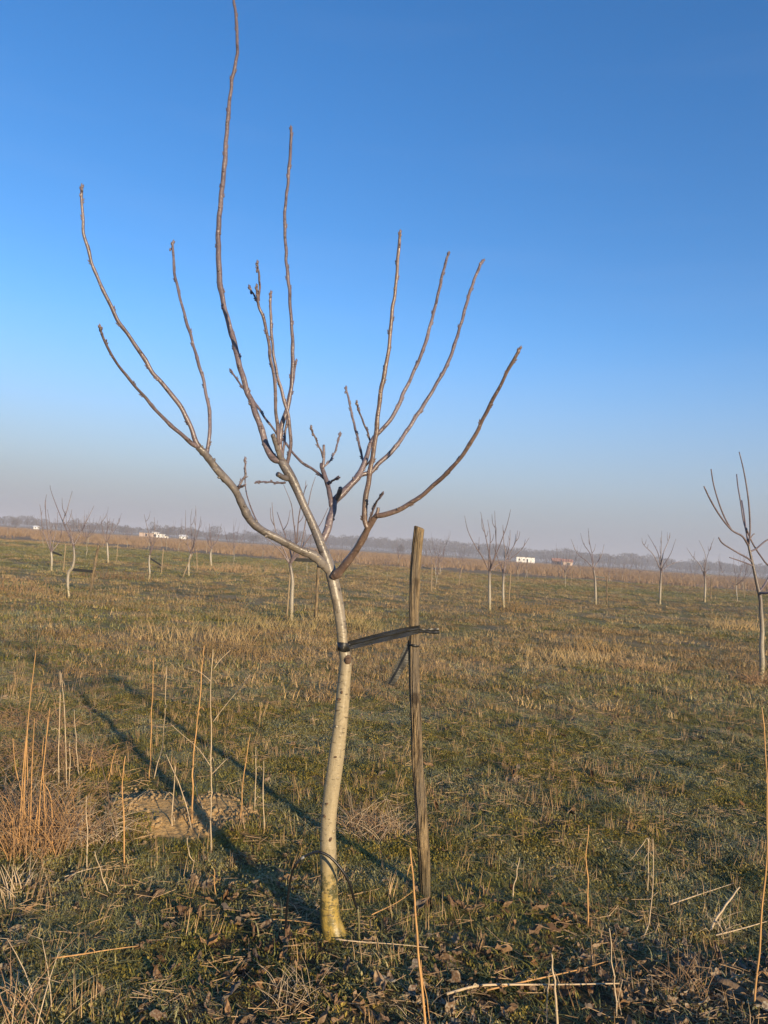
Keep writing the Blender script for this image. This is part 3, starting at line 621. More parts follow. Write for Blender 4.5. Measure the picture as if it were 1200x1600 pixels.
clump(118,1305,420,.24,.10,.34,.9,[M['stalkpale'],M['drytwig'],M['stalkpale']],'beige heap of bent dead straw next to the orange weed clump',12,.0015,.45,.8,ry=.16)
clump(22,1262,240,.30,.10,.35,1.0,[M['drytwig'],M['stalkpale']],'tangled brown weeds at the left edge behind the orange clump',13,.0016,.4,.6)
clump(60,1190,520,.5,.08,.28,1.5,[M['drytwig']],'wide reddish brown thicket of dry weeds behind the left clump',14,.0016,.4,.6,ry=.3)
clump(28,1130,300,.45,.08,.26,1.5,[M['drytwig']],'dark reddish thicket at the left edge, farther back',15,.0018,.4,.6,ry=.25)
clump(585,1300,220,.18,.10,.30,1.5,[M['stalkpale'],M['drytwig']],'fallen bundle of dry stems behind the pale trunk',16,.0015,.3,.4,ry=.22)
clump(20,1600,60,.13,.08,.30,.5,[M['stalkpale'],M['drytwig']],'sparse pale stems in the bottom left corner',17,.0019,.2,.5)
clump(455,1560,60,.09,.05,.15,.9,[M['stalkpale']],'small spiky pale tuft near the bottom edge below the trunk',18,.0011,.25,.3)
clump(1068,1545,60,.10,.05,.16,.9,[M['drytwig']],'small brown spiky tuft in the right foreground',19,.0011,.3,.3)
clump(1118,1455,30,.07,.05,.16,1.0,[M['stalkpale']],'small straw tuft at the foot of the thick slanting straw',20,.0012,.3,.3)
clump(15,1392,30,.08,.05,.16,.8,[M['stalkpale']],'short broad pale straws at the left edge in the moss',21,.003,.1,.1)
clump(700,1600,40,.2,.05,.12,1.2,[M['stalkpale']],'thin scattered straw tuft at the bottom behind the long fallen straw',22,.001,.3,.3)
clump(1180,1068,160,.16,.08,.40,1.0,[M['drytwig']],'brown weeds round the foot of the right edge tree',23,.003,.3,.5)
for i, (x, y, r, h, l) in enumerate(((880,1033,.75,.30,'reddish dry grass clump in the middle distance right of the stake'),(930,1020,.55,.42,'taller spiky dry clump right beside the reddish one'),(818,957,.9,.45,'upright dry grass clump by the foot of the tree pair right of the stake'),(566,985,.6,.32,'orange dry grass tuft right behind the main trunk'),
      (420,985,.9,.35,'low dry grass tuft in front of the tree behind the left limb'),(300,1000,1.0,.3,'flat dry grass tuft in the middle distance at the left'),(1150,985,.7,.45,'dry grass tuft left of the right edge tree'),(370,1022,.5,.22,'small low dry tuft left of the main trunk'),(525,975,.7,.3,'pale dry tuft touching the main trunk on the left'),(26,925,.9,.45,'bright straw-coloured tuft far off at the left edge'),(180,905,1.2,.4,'pale beige grass tuft among the left rows'),(395,892,1.8,.5,'long bright beige tuft in the rows left of the main tree'),(350,893,1.4,.45,'bright beige tuft left of the long one in the rows'),(1005,1048,.4,.2,'small dry tuft in the frosty grass at the right'))):
    clump(x, y, 150, r, h*.5, h, .5, [M['dry'] if i < 9 else M['straw']], l, 40+i, .0018+.00022*gnd(x,y).y, .15, .15, 'dry grass clumps in the field', r*.5, 'dry_grass_clump')

# ---------------------------------------------------------------- orchard trees
def orchard_proto(seed, nl, h, trunk_h, crook=0.0, spread=1.0):
    rg = random.Random(seed); o = empty('orchard_tree', (0,0,0)); mb = MB()
    cx = rg.uniform(-.05,.05)
    P = [Vector((0,0,-.05)), Vector((.0,0,.05)), Vector((cx+crook*.5,rg.uniform(-.03,.03),trunk_h*.4)), Vector((crook-.03,0,trunk_h*.7)), Vector((crook*.6-.05,rg.uniform(-.04,.04),trunk_h)), Vector((crook*.5-.06,0,trunk_h*1.25))]
    tube(mb, P, [.036,.028,.023,.021,.019,.014], 8, 4); mb.build('trunk', M['orchard_bark'], o)
    top = P[4]
    for i in range(nl):
        mb = MB(); a = 2*math.pi*i/nl+rg.uniform(-.4,.4); d = Vector((math.cos(a), math.sin(a), 0)); hh = h-trunk_h
        sp = spread*rg.uniform(.45,.95); z0 = rg.uniform(-.1,.25); L = hh*rg.uniform(.72,1.0)
        b = top+Vector((0,0,z0))
        Q = [b, b+d*sp*.45+Vector((0,0,L*.18)), b+d*sp*.75+Vector((rg.uniform(-.05,.05),0,L*.42)), b+d*sp*.92+Vector((rg.uniform(-.05,.05),0,L*.7)), b+d*sp*rg.uniform(.85,1.1)+Vector((0,0,L))]
        tube(mb, Q, [.014,.0115,.0088,.007,.004], 6, 4)
        for k in range(rg.randint(2, 5)):
            t = rg.uniform(.15,.75); j = int(t*4); q = Q[j].lerp(Q[j+1], t*4-j); a2 = a+rg.uniform(-1.6,1.6); e = Vector((math.cos(a2), math.sin(a2), 0)); l2 = hh*rg.uniform(.2,.6)
            tube(mb, [q, q+e*l2*.22+Vector((0,0,l2*.3)), q+e*l2*.34+Vector((0,0,l2*.65)), q+e*l2*.38+Vector((0,0,l2))], [.008,.0065,.0055,.003], 5, 2)
        mb.build('branch', M['shoot'], o)
    mb = MB()      # central shoots
    for i in range(3):
        a = rg.uniform(0,6.28); e = Vector((math.cos(a), math.sin(a), 0)); l2 = (h-trunk_h)*rg.uniform(.5,.95)
        tube(mb, [top, top+e*.1+Vector((0,0,l2*.3)), top+e*.2+Vector((0,0,l2*.65)), top+e*.22+Vector((0,0,l2))], [.014,.009,.007,.003], 5, 3)
    mb.build('branch', M['shoot'], o)
    return o
# (seed, limbs, height, trunk height, crook, spread)
protos = [orchard_proto(*a) for a in ((1,4,2.6,.95,0,1.0),(2,5,2.9,1.05,.03,1.15),(3,3,2.5,.9,-.04,.9),(4,4,3.0,1.0,.05,.8),(5,5,2.4,.85,0,1.1),(6,3,2.8,1.1,-.05,1.3))]
used = set()
GRP = 'young orchard trees'
def put_tree(k, loc, s, rz, lean, label):
    o = protos[k] if k not in used else copy_tree(protos[k]); used.add(k)
    o.location = loc; o.scale = (s, s, s); o.rotation_euler = (rg2.uniform(-.03,.03), R(lean), rz); tag(o, label, 'tree', GRP); return o
rg2 = random.Random(77)
# the right-edge tree, traced like the main one
EB = gnd(1186, 1066); YE = EB.y; er = empty('orchard_tree', EB); tag(er, 'bare leaning young tree with a pale trunk at the right edge of the picture', 'tree', GRP)
def etube(name, chains, mat, dY=0):
    mb = MB()
    for ch, dy in chains:
        P = []; n = len(ch)
        for i, (x, y, wd) in enumerate(ch): P.append(at(x, y, YE+dy*i/(n-1)))
        tube(mb, P, [c[2]*.5*YE/F for c in ch], 8, 4)
    mb.build(name, mat, er, EB)
etube('trunk', [([(1188,1074,12),(1188,1062,10),(1191,1040,8.5),(1190,1010,7.5),(1191,985,7),(1189,955,6.5),(1188,935,6),(1184,918,5.5),(1178,890,4.5),(1173,868,4.2),(1169,850,3.6)],0)], M['orchard_bark'])
etube('branch', [([(1169,852,3.2),(1160,838,3),(1143,828,2.8),(1125,806,2.6),(1110,781,2.4),(1100,760,2)],-.5),([(1143,828,2.4),(1132,808,2.4),(1123,785,2.2),(1115,757,2),(1111,733,1.8)],-.2)], M['shoot'])
etube('branch', [([(1169,850,3),(1166,830,2.8),(1161,810,2.4),(1157,783,2.2),(1153,760,2),(1151,741,1.8)],.3),([(1166,830,2.2),(1162,800,2),(1159,782,2)],.4)], M['shoot'])
etube('branch', [([(1170,850,2.8),(1172,830,2.6),(1171,800,2.6),(1168,770,2.4),(1162,735,2),(1155,706,1.6)],-.2),([(1170,845,2),(1176,836,1.8),(1179,834,1.6)],0)], M['shoot'])
etube('branch', [([(1175,878,3),(1168,872,3),(1155,865,2.6),(1138,855,2.4),(1128,848,2.2),(1123,840,2)],-.4),([(1177,884,2.2),(1169,881,2.2),(1155,876,2),(1140,871,1.6)],-.3)], M['shoot'])
etube('branch', [([(1172,862,2.8),(1182,857,2.6),(1195,846,2.4),(1208,838,2.2),(1216,820,2)],.3),([(1166,825,2.4),(1175,847,2.4),(1188,868,2.4),(1203,885,2.4),(1222,880,2)],.4)], M['shoot'])
etube('branch', [([(1186,925,4),(1194,915,3.4),(1202,900,3.2),(1210,880,3)],.2),([(1186,926,4),(1196,927,3.4),(1210,925,3.2)],-.2)], M['shoot'])
ets = MB(); q = gnd(1216,1050); tube(ets, [q-Vector((0,0,.05)), q+Vector((0,0,1.3))], [.02,.02], 8, 3)
tag(ets.build('wooden_stake', M['stake'], None, q), 'stake just outside the right edge beside the leaning tree', 'stake', 'orchard tree stakes')


def traced(label, lean_px, w0, trunk, limbs, seed):
    """a bare tree whose stem and shoots follow the outline seen, each limb going its own way in depth"""
    g = gnd(*trunk[0]); Y = g.y; rg = random.Random(seed); o = empty('orchard_tree', g); tag(o, label, 'tree', GRP)
    k = w0*.5*Y/F; mb = MB(); n = len(trunk); P = [g-Vector((0,0,.05))]+[at(x, y, Y) for x, y in trunk]
    tube(mb, P, [k*1.15, k]+[k*(1-.35*i/(n-1)) for i in range(1, n)], 8, 4); mb.build('trunk', M['orchard_bark'], o, g)
    for li, L in enumerate(limbs):
        mb = MB(); top = P[-1]; dy = rg.uniform(-.55,.55)*(abs(L[-1][0]-trunk[-1][0])*.5+abs(L[-1][1]-trunk[-1][1])*.5)*Y/F*.9
        m = len(L); Q = [top-Vector((0,0,.02))]+[at(x, y, Y+dy*(i+1)/m) for i, (x, y) in enumerate(L)]
        S, _ = tube(mb, Q, [k*.5]+[k*.42*(1-.72*(i+1)/m) for i in range(m)], 6, 4)
        for q in range(rg.randint(1, 3)):
            j = rg.randint(len(S)//4, len(S)*3//4); a = rg.uniform(0, 6.28); d = Vector((math.cos(a), math.sin(a)*.7, 0)); l2 = rg.uniform(.12,.42)
            tube(mb, [S[j], S[j]+d*l2*.25+Vector((0,0,l2*.35)), S[j]+d*l2*.35+Vector((0,0,l2))], [k*.22, k*.18, k*.1], 5, 2)
        mb.build('branch', M['shoot'], o, g)
    taken.append((g.x, g.y)); return o
taken = []
traced('bare tree with a pale trunk seen behind the left limb of the big walnut', 0, 7, [(455,973),(456,933),(457,907),(453,880)],
 [[(440,863),(427,850),(413,838)],[(446,864),(432,833),(427,810),(425,785)],[(460,862),(462,843),(458,810),(455,787),(443,757)],[(463,850),(467,807),(475,770),(480,757)],[(466,862),(472,847),(482,787),(487,763),(493,745)],[(466,866),(483,840),(500,820),(513,793)],[(455,868),(445,835),(437,812),(433,800)]], 1)
traced('crooked bare tree at the left, tied by a black tape to a leaning post', 0, 5.2, [(108,934),(106,915),(107,896),(113,887),(116,872),(115,852)],
 [[(105,830),(97,812),(88,790),(80,768),(78,758)],[(106,832),(99,815),(104,800),(108,785),(113,767)],[(125,835),(135,815),(147,790)],[(112,838),(110,822)]], 2)
traced('bare bushy tree at the far left, half behind the crooked one', 0, 4.4, [(80,893),(81,875),(80,862)],
 [[(73,845),(66,825),(64,800),(62,788)],[(90,850),(95,838),(96,820)],[(77,845),(72,810),(71,785),(73,772)],[(83,850),(89,820),(90,800)],[(79,848),(78,820),(74,796)]], 3)
traced('small bare tree right of the crooked one in the left rows', 0, 3.6, [(169,880),(168,857),(167,847)], [[(162,833),(159,818),(157,807)],[(167,833),(168,822),(167,802)],[(171,838),(174,827),(178,810)],[(175,832),(183,820),(190,802)]], 4)
traced('slender bare tree below the white houses in the left rows', 0, 3.8, [(232,906),(234,897),(233,880),(234,867)], [[(237,860),(240,852),(245,842),(252,837)],[(236,852),(232,843),(227,833)],[(239,852),(240,838),(242,820),(241,808)],[(236,850),(229,820),(225,803)]], 5)
traced('bushy bare tree with upright shoots in the left rows', 0, 3.8, [(295,900),(295,880),(298,865)], [[(295,855),(288,847)],[(299,858),(300,847),(298,813),(300,795)],[(303,847),(306,813),(306,790)],[(293,850),(290,822),(290,797)],[(307,862),(311,856)],[(304,850),(312,820),(314,806)]], 6)
traced('small bare tree with bright pale trunk right of the bushy one in the left rows', 0, 4, [(330,885),(329,866),(331,857)], [[(327,862),(323,859)],[(333,852),(338,847),(342,837),(346,818)],[(330,848),(328,830),(327,818)],[(326,850),(322,835)]], 7)
traced('large bare tree with wide crown right of the wooden stake, its trunk pale', 0, 5.4, [(765,955),(765,925),(765,892)],
 [[(754,871),(742,852),(731,829),(726,806)],[(767,879),(762,854),(756,825),(751,800)],[(769,883),(775,858),(774,825),(773,798)],[(770,880),(783,846),(792,821),(798,796)],[(777,883),(800,871),(815,858),(827,840)],[(764,875),(766,840),(762,812)]], 8)
traced('bare tree with a darker trunk overlapping the wide-crowned one', 0, 5, [(787,950),(786,925),(787,896)], [[(790,867),(787,846),(786,824)],[(790,885),(798,862),(806,846),(809,829)],[(783,885),(776,868),(770,850)],[(789,880),(796,850),(797,828)]], 9)
traced('slender bare tree right of the white container', 0, 4, [(931,946),(930,908),(927,888)], [[(917,877),(902,865),(892,842)],[(923,867),(912,850),(907,833)],[(926,870),(921,846),(919,825)],[(933,879),(940,867),(944,850)]], 10)
traced('bare tree with many upright shoots in the right-hand rows', 0, 4, [(1031,944),(1032,915),(1033,892)], [[(1021,867),(1008,854),(1003,846)],[(1029,867),(1021,850),(1012,835)],[(1033,858),(1034,829)],[(1037,883),(1048,865),(1056,842)],[(1046,883),(1067,875)],[(1036,866),(1044,846),(1047,832)]], 11)
traced('thin bare tree left of the right edge tree', 0, 3.8, [(1101,941),(1102,915),(1101,900)], [[(1094,883),(1083,871),(1073,856)],[(1100,888),(1102,867),(1092,844)],[(1102,884),(1106,867),(1116,840)],[(1104,892),(1111,888)]], 12)
# hand-placed: base px, top y, proto, lean, label
hand = [
 (1152,940,862,2,-3,'small bare tree just left of the right edge tree trunk'),
 (137,853,812,4,-4,'tiny bare tree far off right of the crooked tree'),
 (68,856,806,2,-4,'tiny bare tree far off behind the bushy one at the left'),
 (26,830,806,1,-4,'tiny bare tree near the horizon in the upper left'),
 (883,918,856,4,-4,'small bare tree with twin stakes right of the container'),
 (820,906,865,2,-4,'tiny bare tree straight below the white container'),
 (605,905,868,3,-4,'tiny bare tree left of the wooden stake'),
 (508,902,862,5,-4,'tiny bare tree right behind the main trunk'),
 (680,918,862,0,-4,'small bare tree right behind the wooden stake'),
 (718,912,868,2,-4,'small bare tree with crooked stem between stake and wide-crowned tree')]
for px, py, ty, k, lean, lab in hand:
    g = gnd(px, py); ht = (py-ty)/F*g.y; h0 = (2.6,2.9,2.5,3.0,2.4,2.8)[k]; taken.append((g.x, g.y))
    put_tree(k, g, ht/h0*1.0, rg2.uniform(0,6.28), lean, lab)
def mid_stake(px, py, h, lab, lean=0, r=.022, group='orchard tree stakes'):
    g = gnd(px, py); mb = MB(); tube(mb, [g-Vector((0,0,.05)), g+Vector((lean*.5,0,h*.5)), g+Vector((lean,0,h))], [r,r*.95,r*.9], 8, 3, rough=.06, rng=rg2)
    tag(mb.build('wooden_stake', M['clean_wood'] if r < .03 else M['stake'], None, g), lab, 'stake', group); return g
def mid_tie(p0, p1, h, lab, tail=0):
    mb = MB(); a = p0; b = p1; vs = []; 
    for q, hh in ((a, h), (a.lerp(b, .5), h*1.0-.02), (b, h)):
        for dz in (-.035,.035):
            for dy in (-.004,.004): vs.append((q.x, q.y+dy, q.z+dz))
    fs = [(0,1,3,2),(8,10,11,9)]
    for j in (0,4): fs += [(j,j+2,j+6,j+4),(j+1,j+5,j+7,j+3),(j,j+4,j+5,j+1),(j+2,j+3,j+7,j+6)]
    mb.add(vs, fs); tag(mb.build('tie_tape', M['tape'], None, a, smooth=False), lab, 'tape', 'tree ties')
s1 = mid_stake(141,926,1.15,'pale post leaning right beside the crooked tree at the left',.10,.035)
Yq = s1.y; mid_tie(at(113,890,Yq), at(146,893,Yq), 0, 'black tape between the crooked tree and its leaning post at the left')
s1 = mid_stake(99,892,1.0,'thin stake of the bushy tree at the far left'); mid_tie(at(80,862,s1.y), at(97,868,s1.y), 0, 'dark slanting tape on the bushy tree at the far left'); 
s1 = mid_stake(182,877,.95,'thin stake right of the small tree in the left rows')
s1 = mid_stake(252,897,1.0,'thin stake of the slender tree below the white houses'); mid_tie(at(234,872,s1.y), at(254,885,s1.y), 0, 'dark slanting tape on the slender tree below the white houses')
mid_stake(308,893,1.0,'thin stake of the bushy tree with upright shoots',-.1); mid_stake(285,902,.9,'leaning stake left of the bushy tree with upright shoots',.3)
s1 = mid_stake(493,970,1.28,'pale straight stake between main trunk and the tree behind its left limb',-.02,.035); mid_tie(at(456,874,s1.y), at(492,876,s1.y), 0, 'black tape on the tree behind the left limb of the walnut')
mid_stake(448,966,1.1,'thin dark stake hugging the tree behind the left limb',0,.018)
s1 = mid_stake(795,943,1.1,'stake right of the overlapping tree pair',0,.022); mid_tie(at(767,893,s1.y), at(788,897,s1.y), 0, 'dark tape linking the two overlapping trees')
s1 = mid_stake(948,945,1.15,'dark stake right of the slender tree by the container',-.06,.03); mid_tie(at(931,901,s1.y), at(945,903,s1.y), 0, 'dark tape on the slender tree right of the container')
s1 = mid_stake(1110,940,1.15,'dark stake just right of the thin tree in the right-hand rows',0,.03); mid_tie(at(1101,897,s1.y), at(1110,900,s1.y), 0, 'dark tape on the thin tree in the right-hand rows')
s1 = mid_stake(674,925,1.2,'pale stake seen right behind the big wooden stake',-.05,.028); mid_tie(at(660,886,s1.y), at(672,889,s1.y), 0, 'dark tape on the small tree behind the big wooden stake')
mid_stake(892,915,1.0,'thin stake of the small tree right of the container'); mid_stake(1163,935,1.0,'thin stake near the trunk of the right edge tree')
mid_stake(716,915,1.0,'thin stake by the small crooked tree right of the big stake',.15)

# the farther rows: one orchard grid, seen shrinking towards the beige strip
cand = []
for r_ in range(3, 17):
    for c_ in range(-30, 31):
        x = c_*6.2+.9*r_+rg2.uniform(-.9,.9); y = 24+r_*6.4+rg2.uniform(-.8,.8); px, py = pix((x, y, 0))
        if -40 < px < 1240 and all(math.hypot(x-a, y-b) > 3.6 for a, b in taken) and rg2.random() < (.5 if r_ < 8 else .45): cand.append((px, x, y))
marks = [(0,'left edge'),(106,'crooked left tree'),(520,'main trunk'),(655,'big wooden stake'),(820,'white container'),(1031,'many-shooted right tree')]
cand.sort(); cnt = {}
words = ['first','second','third','fourth','fifth','sixth','seventh','eighth','ninth','tenth','eleventh','twelfth','thirteenth','fourteenth','fifteenth','sixteenth','seventeenth','eighteenth','nineteenth','twentieth']
for px, x, y in cand:
    mk = [m for p, m in marks if p <= max(px, 0)][-1]; tier = 'small' if y < 50 else ('tiny' if y < 85 else 'speck-like'); key = (mk, tier); i = cnt.get(key, 0); cnt[key] = i+1
    nth = words[i % 20]+('' if i < 20 else ' past twenty' if i < 40 else ' past forty')
    lab = f'{tier} distant bare tree, {nth} rightwards from the {mk}'
    k = rg2.randrange(6); s = rg2.uniform(.72,1.0)
    t = put_tree(k, (x, y, H(x, y)), s, rg2.uniform(0,6.28), rg2.uniform(-6,-1), lab)
    if rg2.random() < .55 and y < 75:
        mb = MB(); q = Vector((x+rg2.choice((-1,1))*rg2.uniform(.4,.7), y-.2, 0)); q.z = H(q.x, q.y); hh = rg2.uniform(.9,1.3)
        tube(mb, [q-Vector((0,0,.05)), q+Vector((rg2.uniform(-.1,.1),0,hh))], [.022,.02], 6, 1)
        tag(mb.build('wooden_stake', M['clean_wood'], None, q), f'stake of the {tier} distant tree, {nth} rightwards from the {mk}', 'stake', 'orchard tree stakes')

# ---------------------------------------------------------------- far buildings
def far_point(px, Y): 
    p = at(px, 860, Y); return Vector((p.x, Y, H(p.x, Y)))
def house(px, Y, wd, dp, ht, label, wall, roof=None, rh=0, name='farm_building', wins=(), rz=0, cat='building', zoff=0):
    b = far_point(px, Y); b.z += zoff; o = empty(name, b, rz); tag(o, label, cat)
    m = MB(); m.box((0,0,ht/2-.2), (wd,dp,ht+.4)); m.build('wall', wall, o, smooth=False)
    if roof:
        m = MB(); e = .3; W2, D2 = wd/2+e, dp/2+e
        if rh > .5: m.add([(-W2,-D2,ht),(W2,-D2,ht),(W2,D2,ht),(-W2,D2,ht),(-W2,0,ht+rh),(W2,0,ht+rh)], [(0,1,5,4),(2,3,4,5),(0,4,3),(1,2,5),(3,2,1,0)])
        else: m.box((0,0,ht+rh/2+.005), (wd+e, dp+e, rh))
        m.build('roof', roof, o, smooth=False)
    for (wx, wz, ww, wh, nm) in wins:
        m = MB(); m.box((wx,-dp/2-.02,wz), (ww,.08,wh)); m.build(nm, M['dark'], o, smooth=False)
    return o
house(821.5, 230, 5.4, 2.4, 2.0, 'white site container with two small windows and a door in front of the woods', M['white'], M['roofgrey'], .1, 'site_container', [(-1.8,1.25,.35,.4,'window'),(-.45,1.25,.4,.4,'window'),(.55,.8,.45,1.4,'door')], R(-6), 'container')
house(870, 260, 2.6, 2.4, 1.6, 'small hazy reddish hut right of the white container', M['brick'], M['brick'], .9, 'brick_hut', [(.3,1,.6,.8,'window')])
house(887, 255, 3.2, 2.4, 1.4, 'hazy hut with pale wall and reddish base, second right of the white container', M['cream'], M['brick'], .9, 'brick_hut', [(.2,.6,.9,1.0,'door')])
house(229, 300, 5.5, 4, 1.8, 'low grey-roofed barn, leftmost of the white buildings on the left horizon', M['cream'], M['roofgrey'], 1.0, 'farm_building', [(0,1,.8,1,'window')])
house(241, 300, 1.8, 3, 2.0, 'tall narrow white building on the left horizon', M['white'], M['white'], .25, 'farm_building', [(.1,1.0,1.2,.9,'window')])
house(249, 298, 2.6, 3, 1.5, 'white building with dark gap on the left horizon', M['white'], M['white'], .2, 'farm_building', [(-.3,1.0,.6,.5,'window')])
house(285, 300, 2.4, 2.4, 1.2, 'small white building apart to the right on the left horizon', M['white'], M['white'], .7, 'farm_building', [(.2,.8,.5,.5,'window')])
house(259, 300, 1.1, 1.2, .9, 'tiny white hut between the white buildings on the left horizon', M['white'], M['roofgrey'], .2, 'farm_building', [(0,.4,.3,.3,'window')])
house(54, 320, 1.6, 2, .9, 'tiny white roof far off at the upper left horizon', M['white'], M['white'], .6, 'farm_building', [(0,.6,.4,.4,'window')])

# ---------------------------------------------------------------- bare woods on the horizon
def bare_crown(mb, c, h, wd, n, rg, w):
    tube(mb, [c, c+Vector((0,0,h*.45))], [h*.018, h*.01], 4, 1, cap=False)
    vs = []; fs = []
    for i in range(n):
        a = rg.uniform(0, 6.283); rr_ = math.sqrt(rg.random()); z = h*(.25+.72*rg.random()); prof = math.sin(min(1, (z/h-.08)/.92)*math.pi)**.6
        p = c+Vector((math.cos(a)*rr_*wd*prof, math.sin(a)*rr_*wd*prof, z)); L = h*rg.uniform(.07,.20)
        d = Vector((math.cos(a)*rg.uniform(.1,.7), math.sin(a)*rg.uniform(.1,.7), rg.uniform(.5,1))).normalized(); s = d.cross(Vector((0,1,0)) if i % 2 else Vector((1,.4,0))).normalized()*w
        o = len(vs); vs += [p-s, p+s, p+d*L]; fs.append((o, o+1, o+2))
    mb.add(vs, fs)
wr = random.Random(9); wmb = MB()
px = -160.0
while px < 1380:
    Y = wr.uniform(520, 640) if px > 380 else wr.uniform(430, 560); Y += 60*(wr.random()-.5)
    c = far_point(px, Y); hpx = 17+1.5*math.sin(px*.021)+1.5*math.sin(px*.057+1)+wr.uniform(-3,3)
    if px < 400: hpx = 8+3*math.sin(px*.05)+wr.uniform(-2,4)
    if px > 900: hpx -= 1.5
    h = max(4, hpx*Y/F+1.5); bare_crown(wmb, c, h, h*.42, 210, wr, .13); px += wr.uniform(2.4, 4.8)
px = -160.0
while px < 1380:      # undergrowth and second row
    Y = wr.uniform(600, 700); c = far_point(px, Y); h = wr.uniform(6.5, 9.5)*(1 if px > 380 else .6); bare_crown(wmb, c-Vector((0,0,h*.3)), h*1.3, h*.8, 130, wr, .16); px += wr.uniform(3, 5)
tag(wmb.build('woodland', M['twigs'], None, (0,600,0), smooth=False), 'long hazy band of leafless woods along the horizon', 'woods', None, 'stuff')
for i, (px, h_, wd, lab) in enumerate(((112,21,10,'round bare tree on the horizon right of the crooked left tree'),(20,14,8,'low bare tree on the horizon in the upper left'),(190,15,13,'broad low bare tree left of the white houses'),(240,22,12,'tallest bare tree behind the white houses'),(262,19,12,'bare tree behind the gap between the white houses'),(300,17,13,'bare tree right behind the small white building'),(333,22,14,'round broad bare tree on the horizon left of the big left limb'),(362,17,11,'small round bare tree right of the broad one on the left horizon'),(395,14,10,'low bare tree on the horizon just under the big left limb'),(626,14,6,'reddish bare bush in front of the woods left of the stake'))):
    Y = 370; c = far_point(px, Y); sc = Y/F; rg = random.Random(100+i)
    o = empty('bare_tree', c); tag(o, lab, 'tree', 'bare trees on the horizon')
    mb = MB(); tube(mb, [Vector((0,0,-.2)), Vector((0,0,h_*sc*.5))], [.16,.08], 6, 1); mb.build('trunk', M['twigs'], o)
    mb = MB()
    for q in range(3): bare_crown(mb, Vector(((q-1)*wd*sc*.45,0,0)), h_*sc*rg.uniform(.8,1.02), wd*sc*.55, 330, rg, .05)
    mb.build('crown', M['twigs'], o, smooth=False)

# ---------------------------------------------------------------- ground cover (stuff): instances scattered by geometry nodes
def source(name, builds, mat):
    col = bpy.data.collections.new(name)
    for i, (vs, fs) in enumerate(builds):
        m = bpy.data.meshes.new(name); m.from_pydata([tuple(v) for v in vs], [], fs); m.materials.append(mat)
        col.objects.link(bpy.data.objects.new(f'{name}_{i}', m))
    return col
def blade(vs, fs, p, a, h, w, bend, tw=0, seg=3):
    d = Vector((math.cos(a), math.sin(a), 0)); s = Vector((-math.sin(a+tw), math.cos(a+tw), 0)); o = len(vs)
    for i in range(seg+1):
        t = i/seg; q = p+d*h*bend*t*t+Vector((0,0,h*t*(1-.35*bend*t))); ww = w*(1-t)**.7*.5+.0002
        vs += [q-s*ww, q+s*ww]
    for i in range(seg): a_ = o+2*i; fs.append((a_, a_+1, a_+3, a_+2))
def tuft(seed, n, rad, hmin, hmax, w, bmin, bmax, seg=3):
    rg = random.Random(seed); vs = []; fs = []
    for i in range(n):
        a = rg.uniform(0, 6.283); r = rad*math.sqrt(rg.random()); p = Vector((math.cos(a)*r, math.sin(a)*r, -.004))
        blade(vs, fs, p, rg.uniform(0, 6.283), rg.uniform(hmin, hmax), w*rg.uniform(.6,1.3), rg.uniform(bmin, bmax), rg.uniform(-.5,.5), seg)
    return vs, fs
def mossp(seed, n=46, rad=.04):
    rg = random.Random(seed); vs = []; fs = []
    for i in range(n):
        a = rg.uniform(0, 6.283); r = rad*math.sqrt(rg.random()); p = Vector((math.cos(a)*r, math.sin(a)*r, rg.uniform(0,.012)*(1-r/rad))); b = rg.uniform(0, 6.283)
        d = Vector((math.cos(b), math.sin(b), rg.uniform(.1,1.2))).normalized(); s = d.cross(Vector((0,0,1))).normalized()*rg.uniform(.0016,.0034); L = rg.uniform(.006,.015); o = len(vs)
        vs += [p, p+d*L*.5+s, p+d*L, p+d*L*.5-s]; fs.append((o, o+1, o+2, o+3))
    return vs, fs
def leafp(seed):
    rg = random.Random(seed); L = rg.uniform(.04,.085); W_ = L*rg.uniform(.36,.5); vs = []; fs = []; n = 7; m = 5; cu = rg.uniform(.3,1.1); fo = rg.uniform(.2,1.3)
    for i in range(n):
        t = i/(n-1); wd = W_*math.sin(math.pi*min(1,t*.94+.03))**.75
        for k in range(m):
            s = (k/(m-1)-.5)*2; zz = abs(s)**1.5*wd*.6*fo+cu*L*.9*(t-.4)**2+.006*math.sin(9*t+3*s+seed)+rg.uniform(-.003,.003)
            vs.append(Vector(((t-.5)*L, s*wd*.5*(1-.25*fo), zz+.002)))
    for i in range(n-1):
        for k in range(m-1): a = i*m+k; fs.append((a, a+1, a+m+1, a+m))
    return vs, fs
def strawp(seed, n, L):
    rg = random.Random(seed); vs = []; fs = []
    for i in range(n):
        a = rg.uniform(0, 6.283); d = Vector((math.cos(a), math.sin(a), rg.uniform(-.02,.12))); l = L*rg.uniform(.4,1); p = Vector((rg.uniform(-.04,.04), rg.uniform(-.04,.04), rg.uniform(.004,.02))); s = Vector((-d.y, d.x, 0))*rg.uniform(.0006,.0014); u = Vector((0,0,.0012)); o = len(vs)
        q = p+d*l; vs += [p-s, p+s, p+u, q-s, q+s, q+u]; fs += [(o,o+1,o+4,o+3),(o+1,o+2,o+5,o+4),(o+2,o,o+3,o+5)]
    return vs, fs
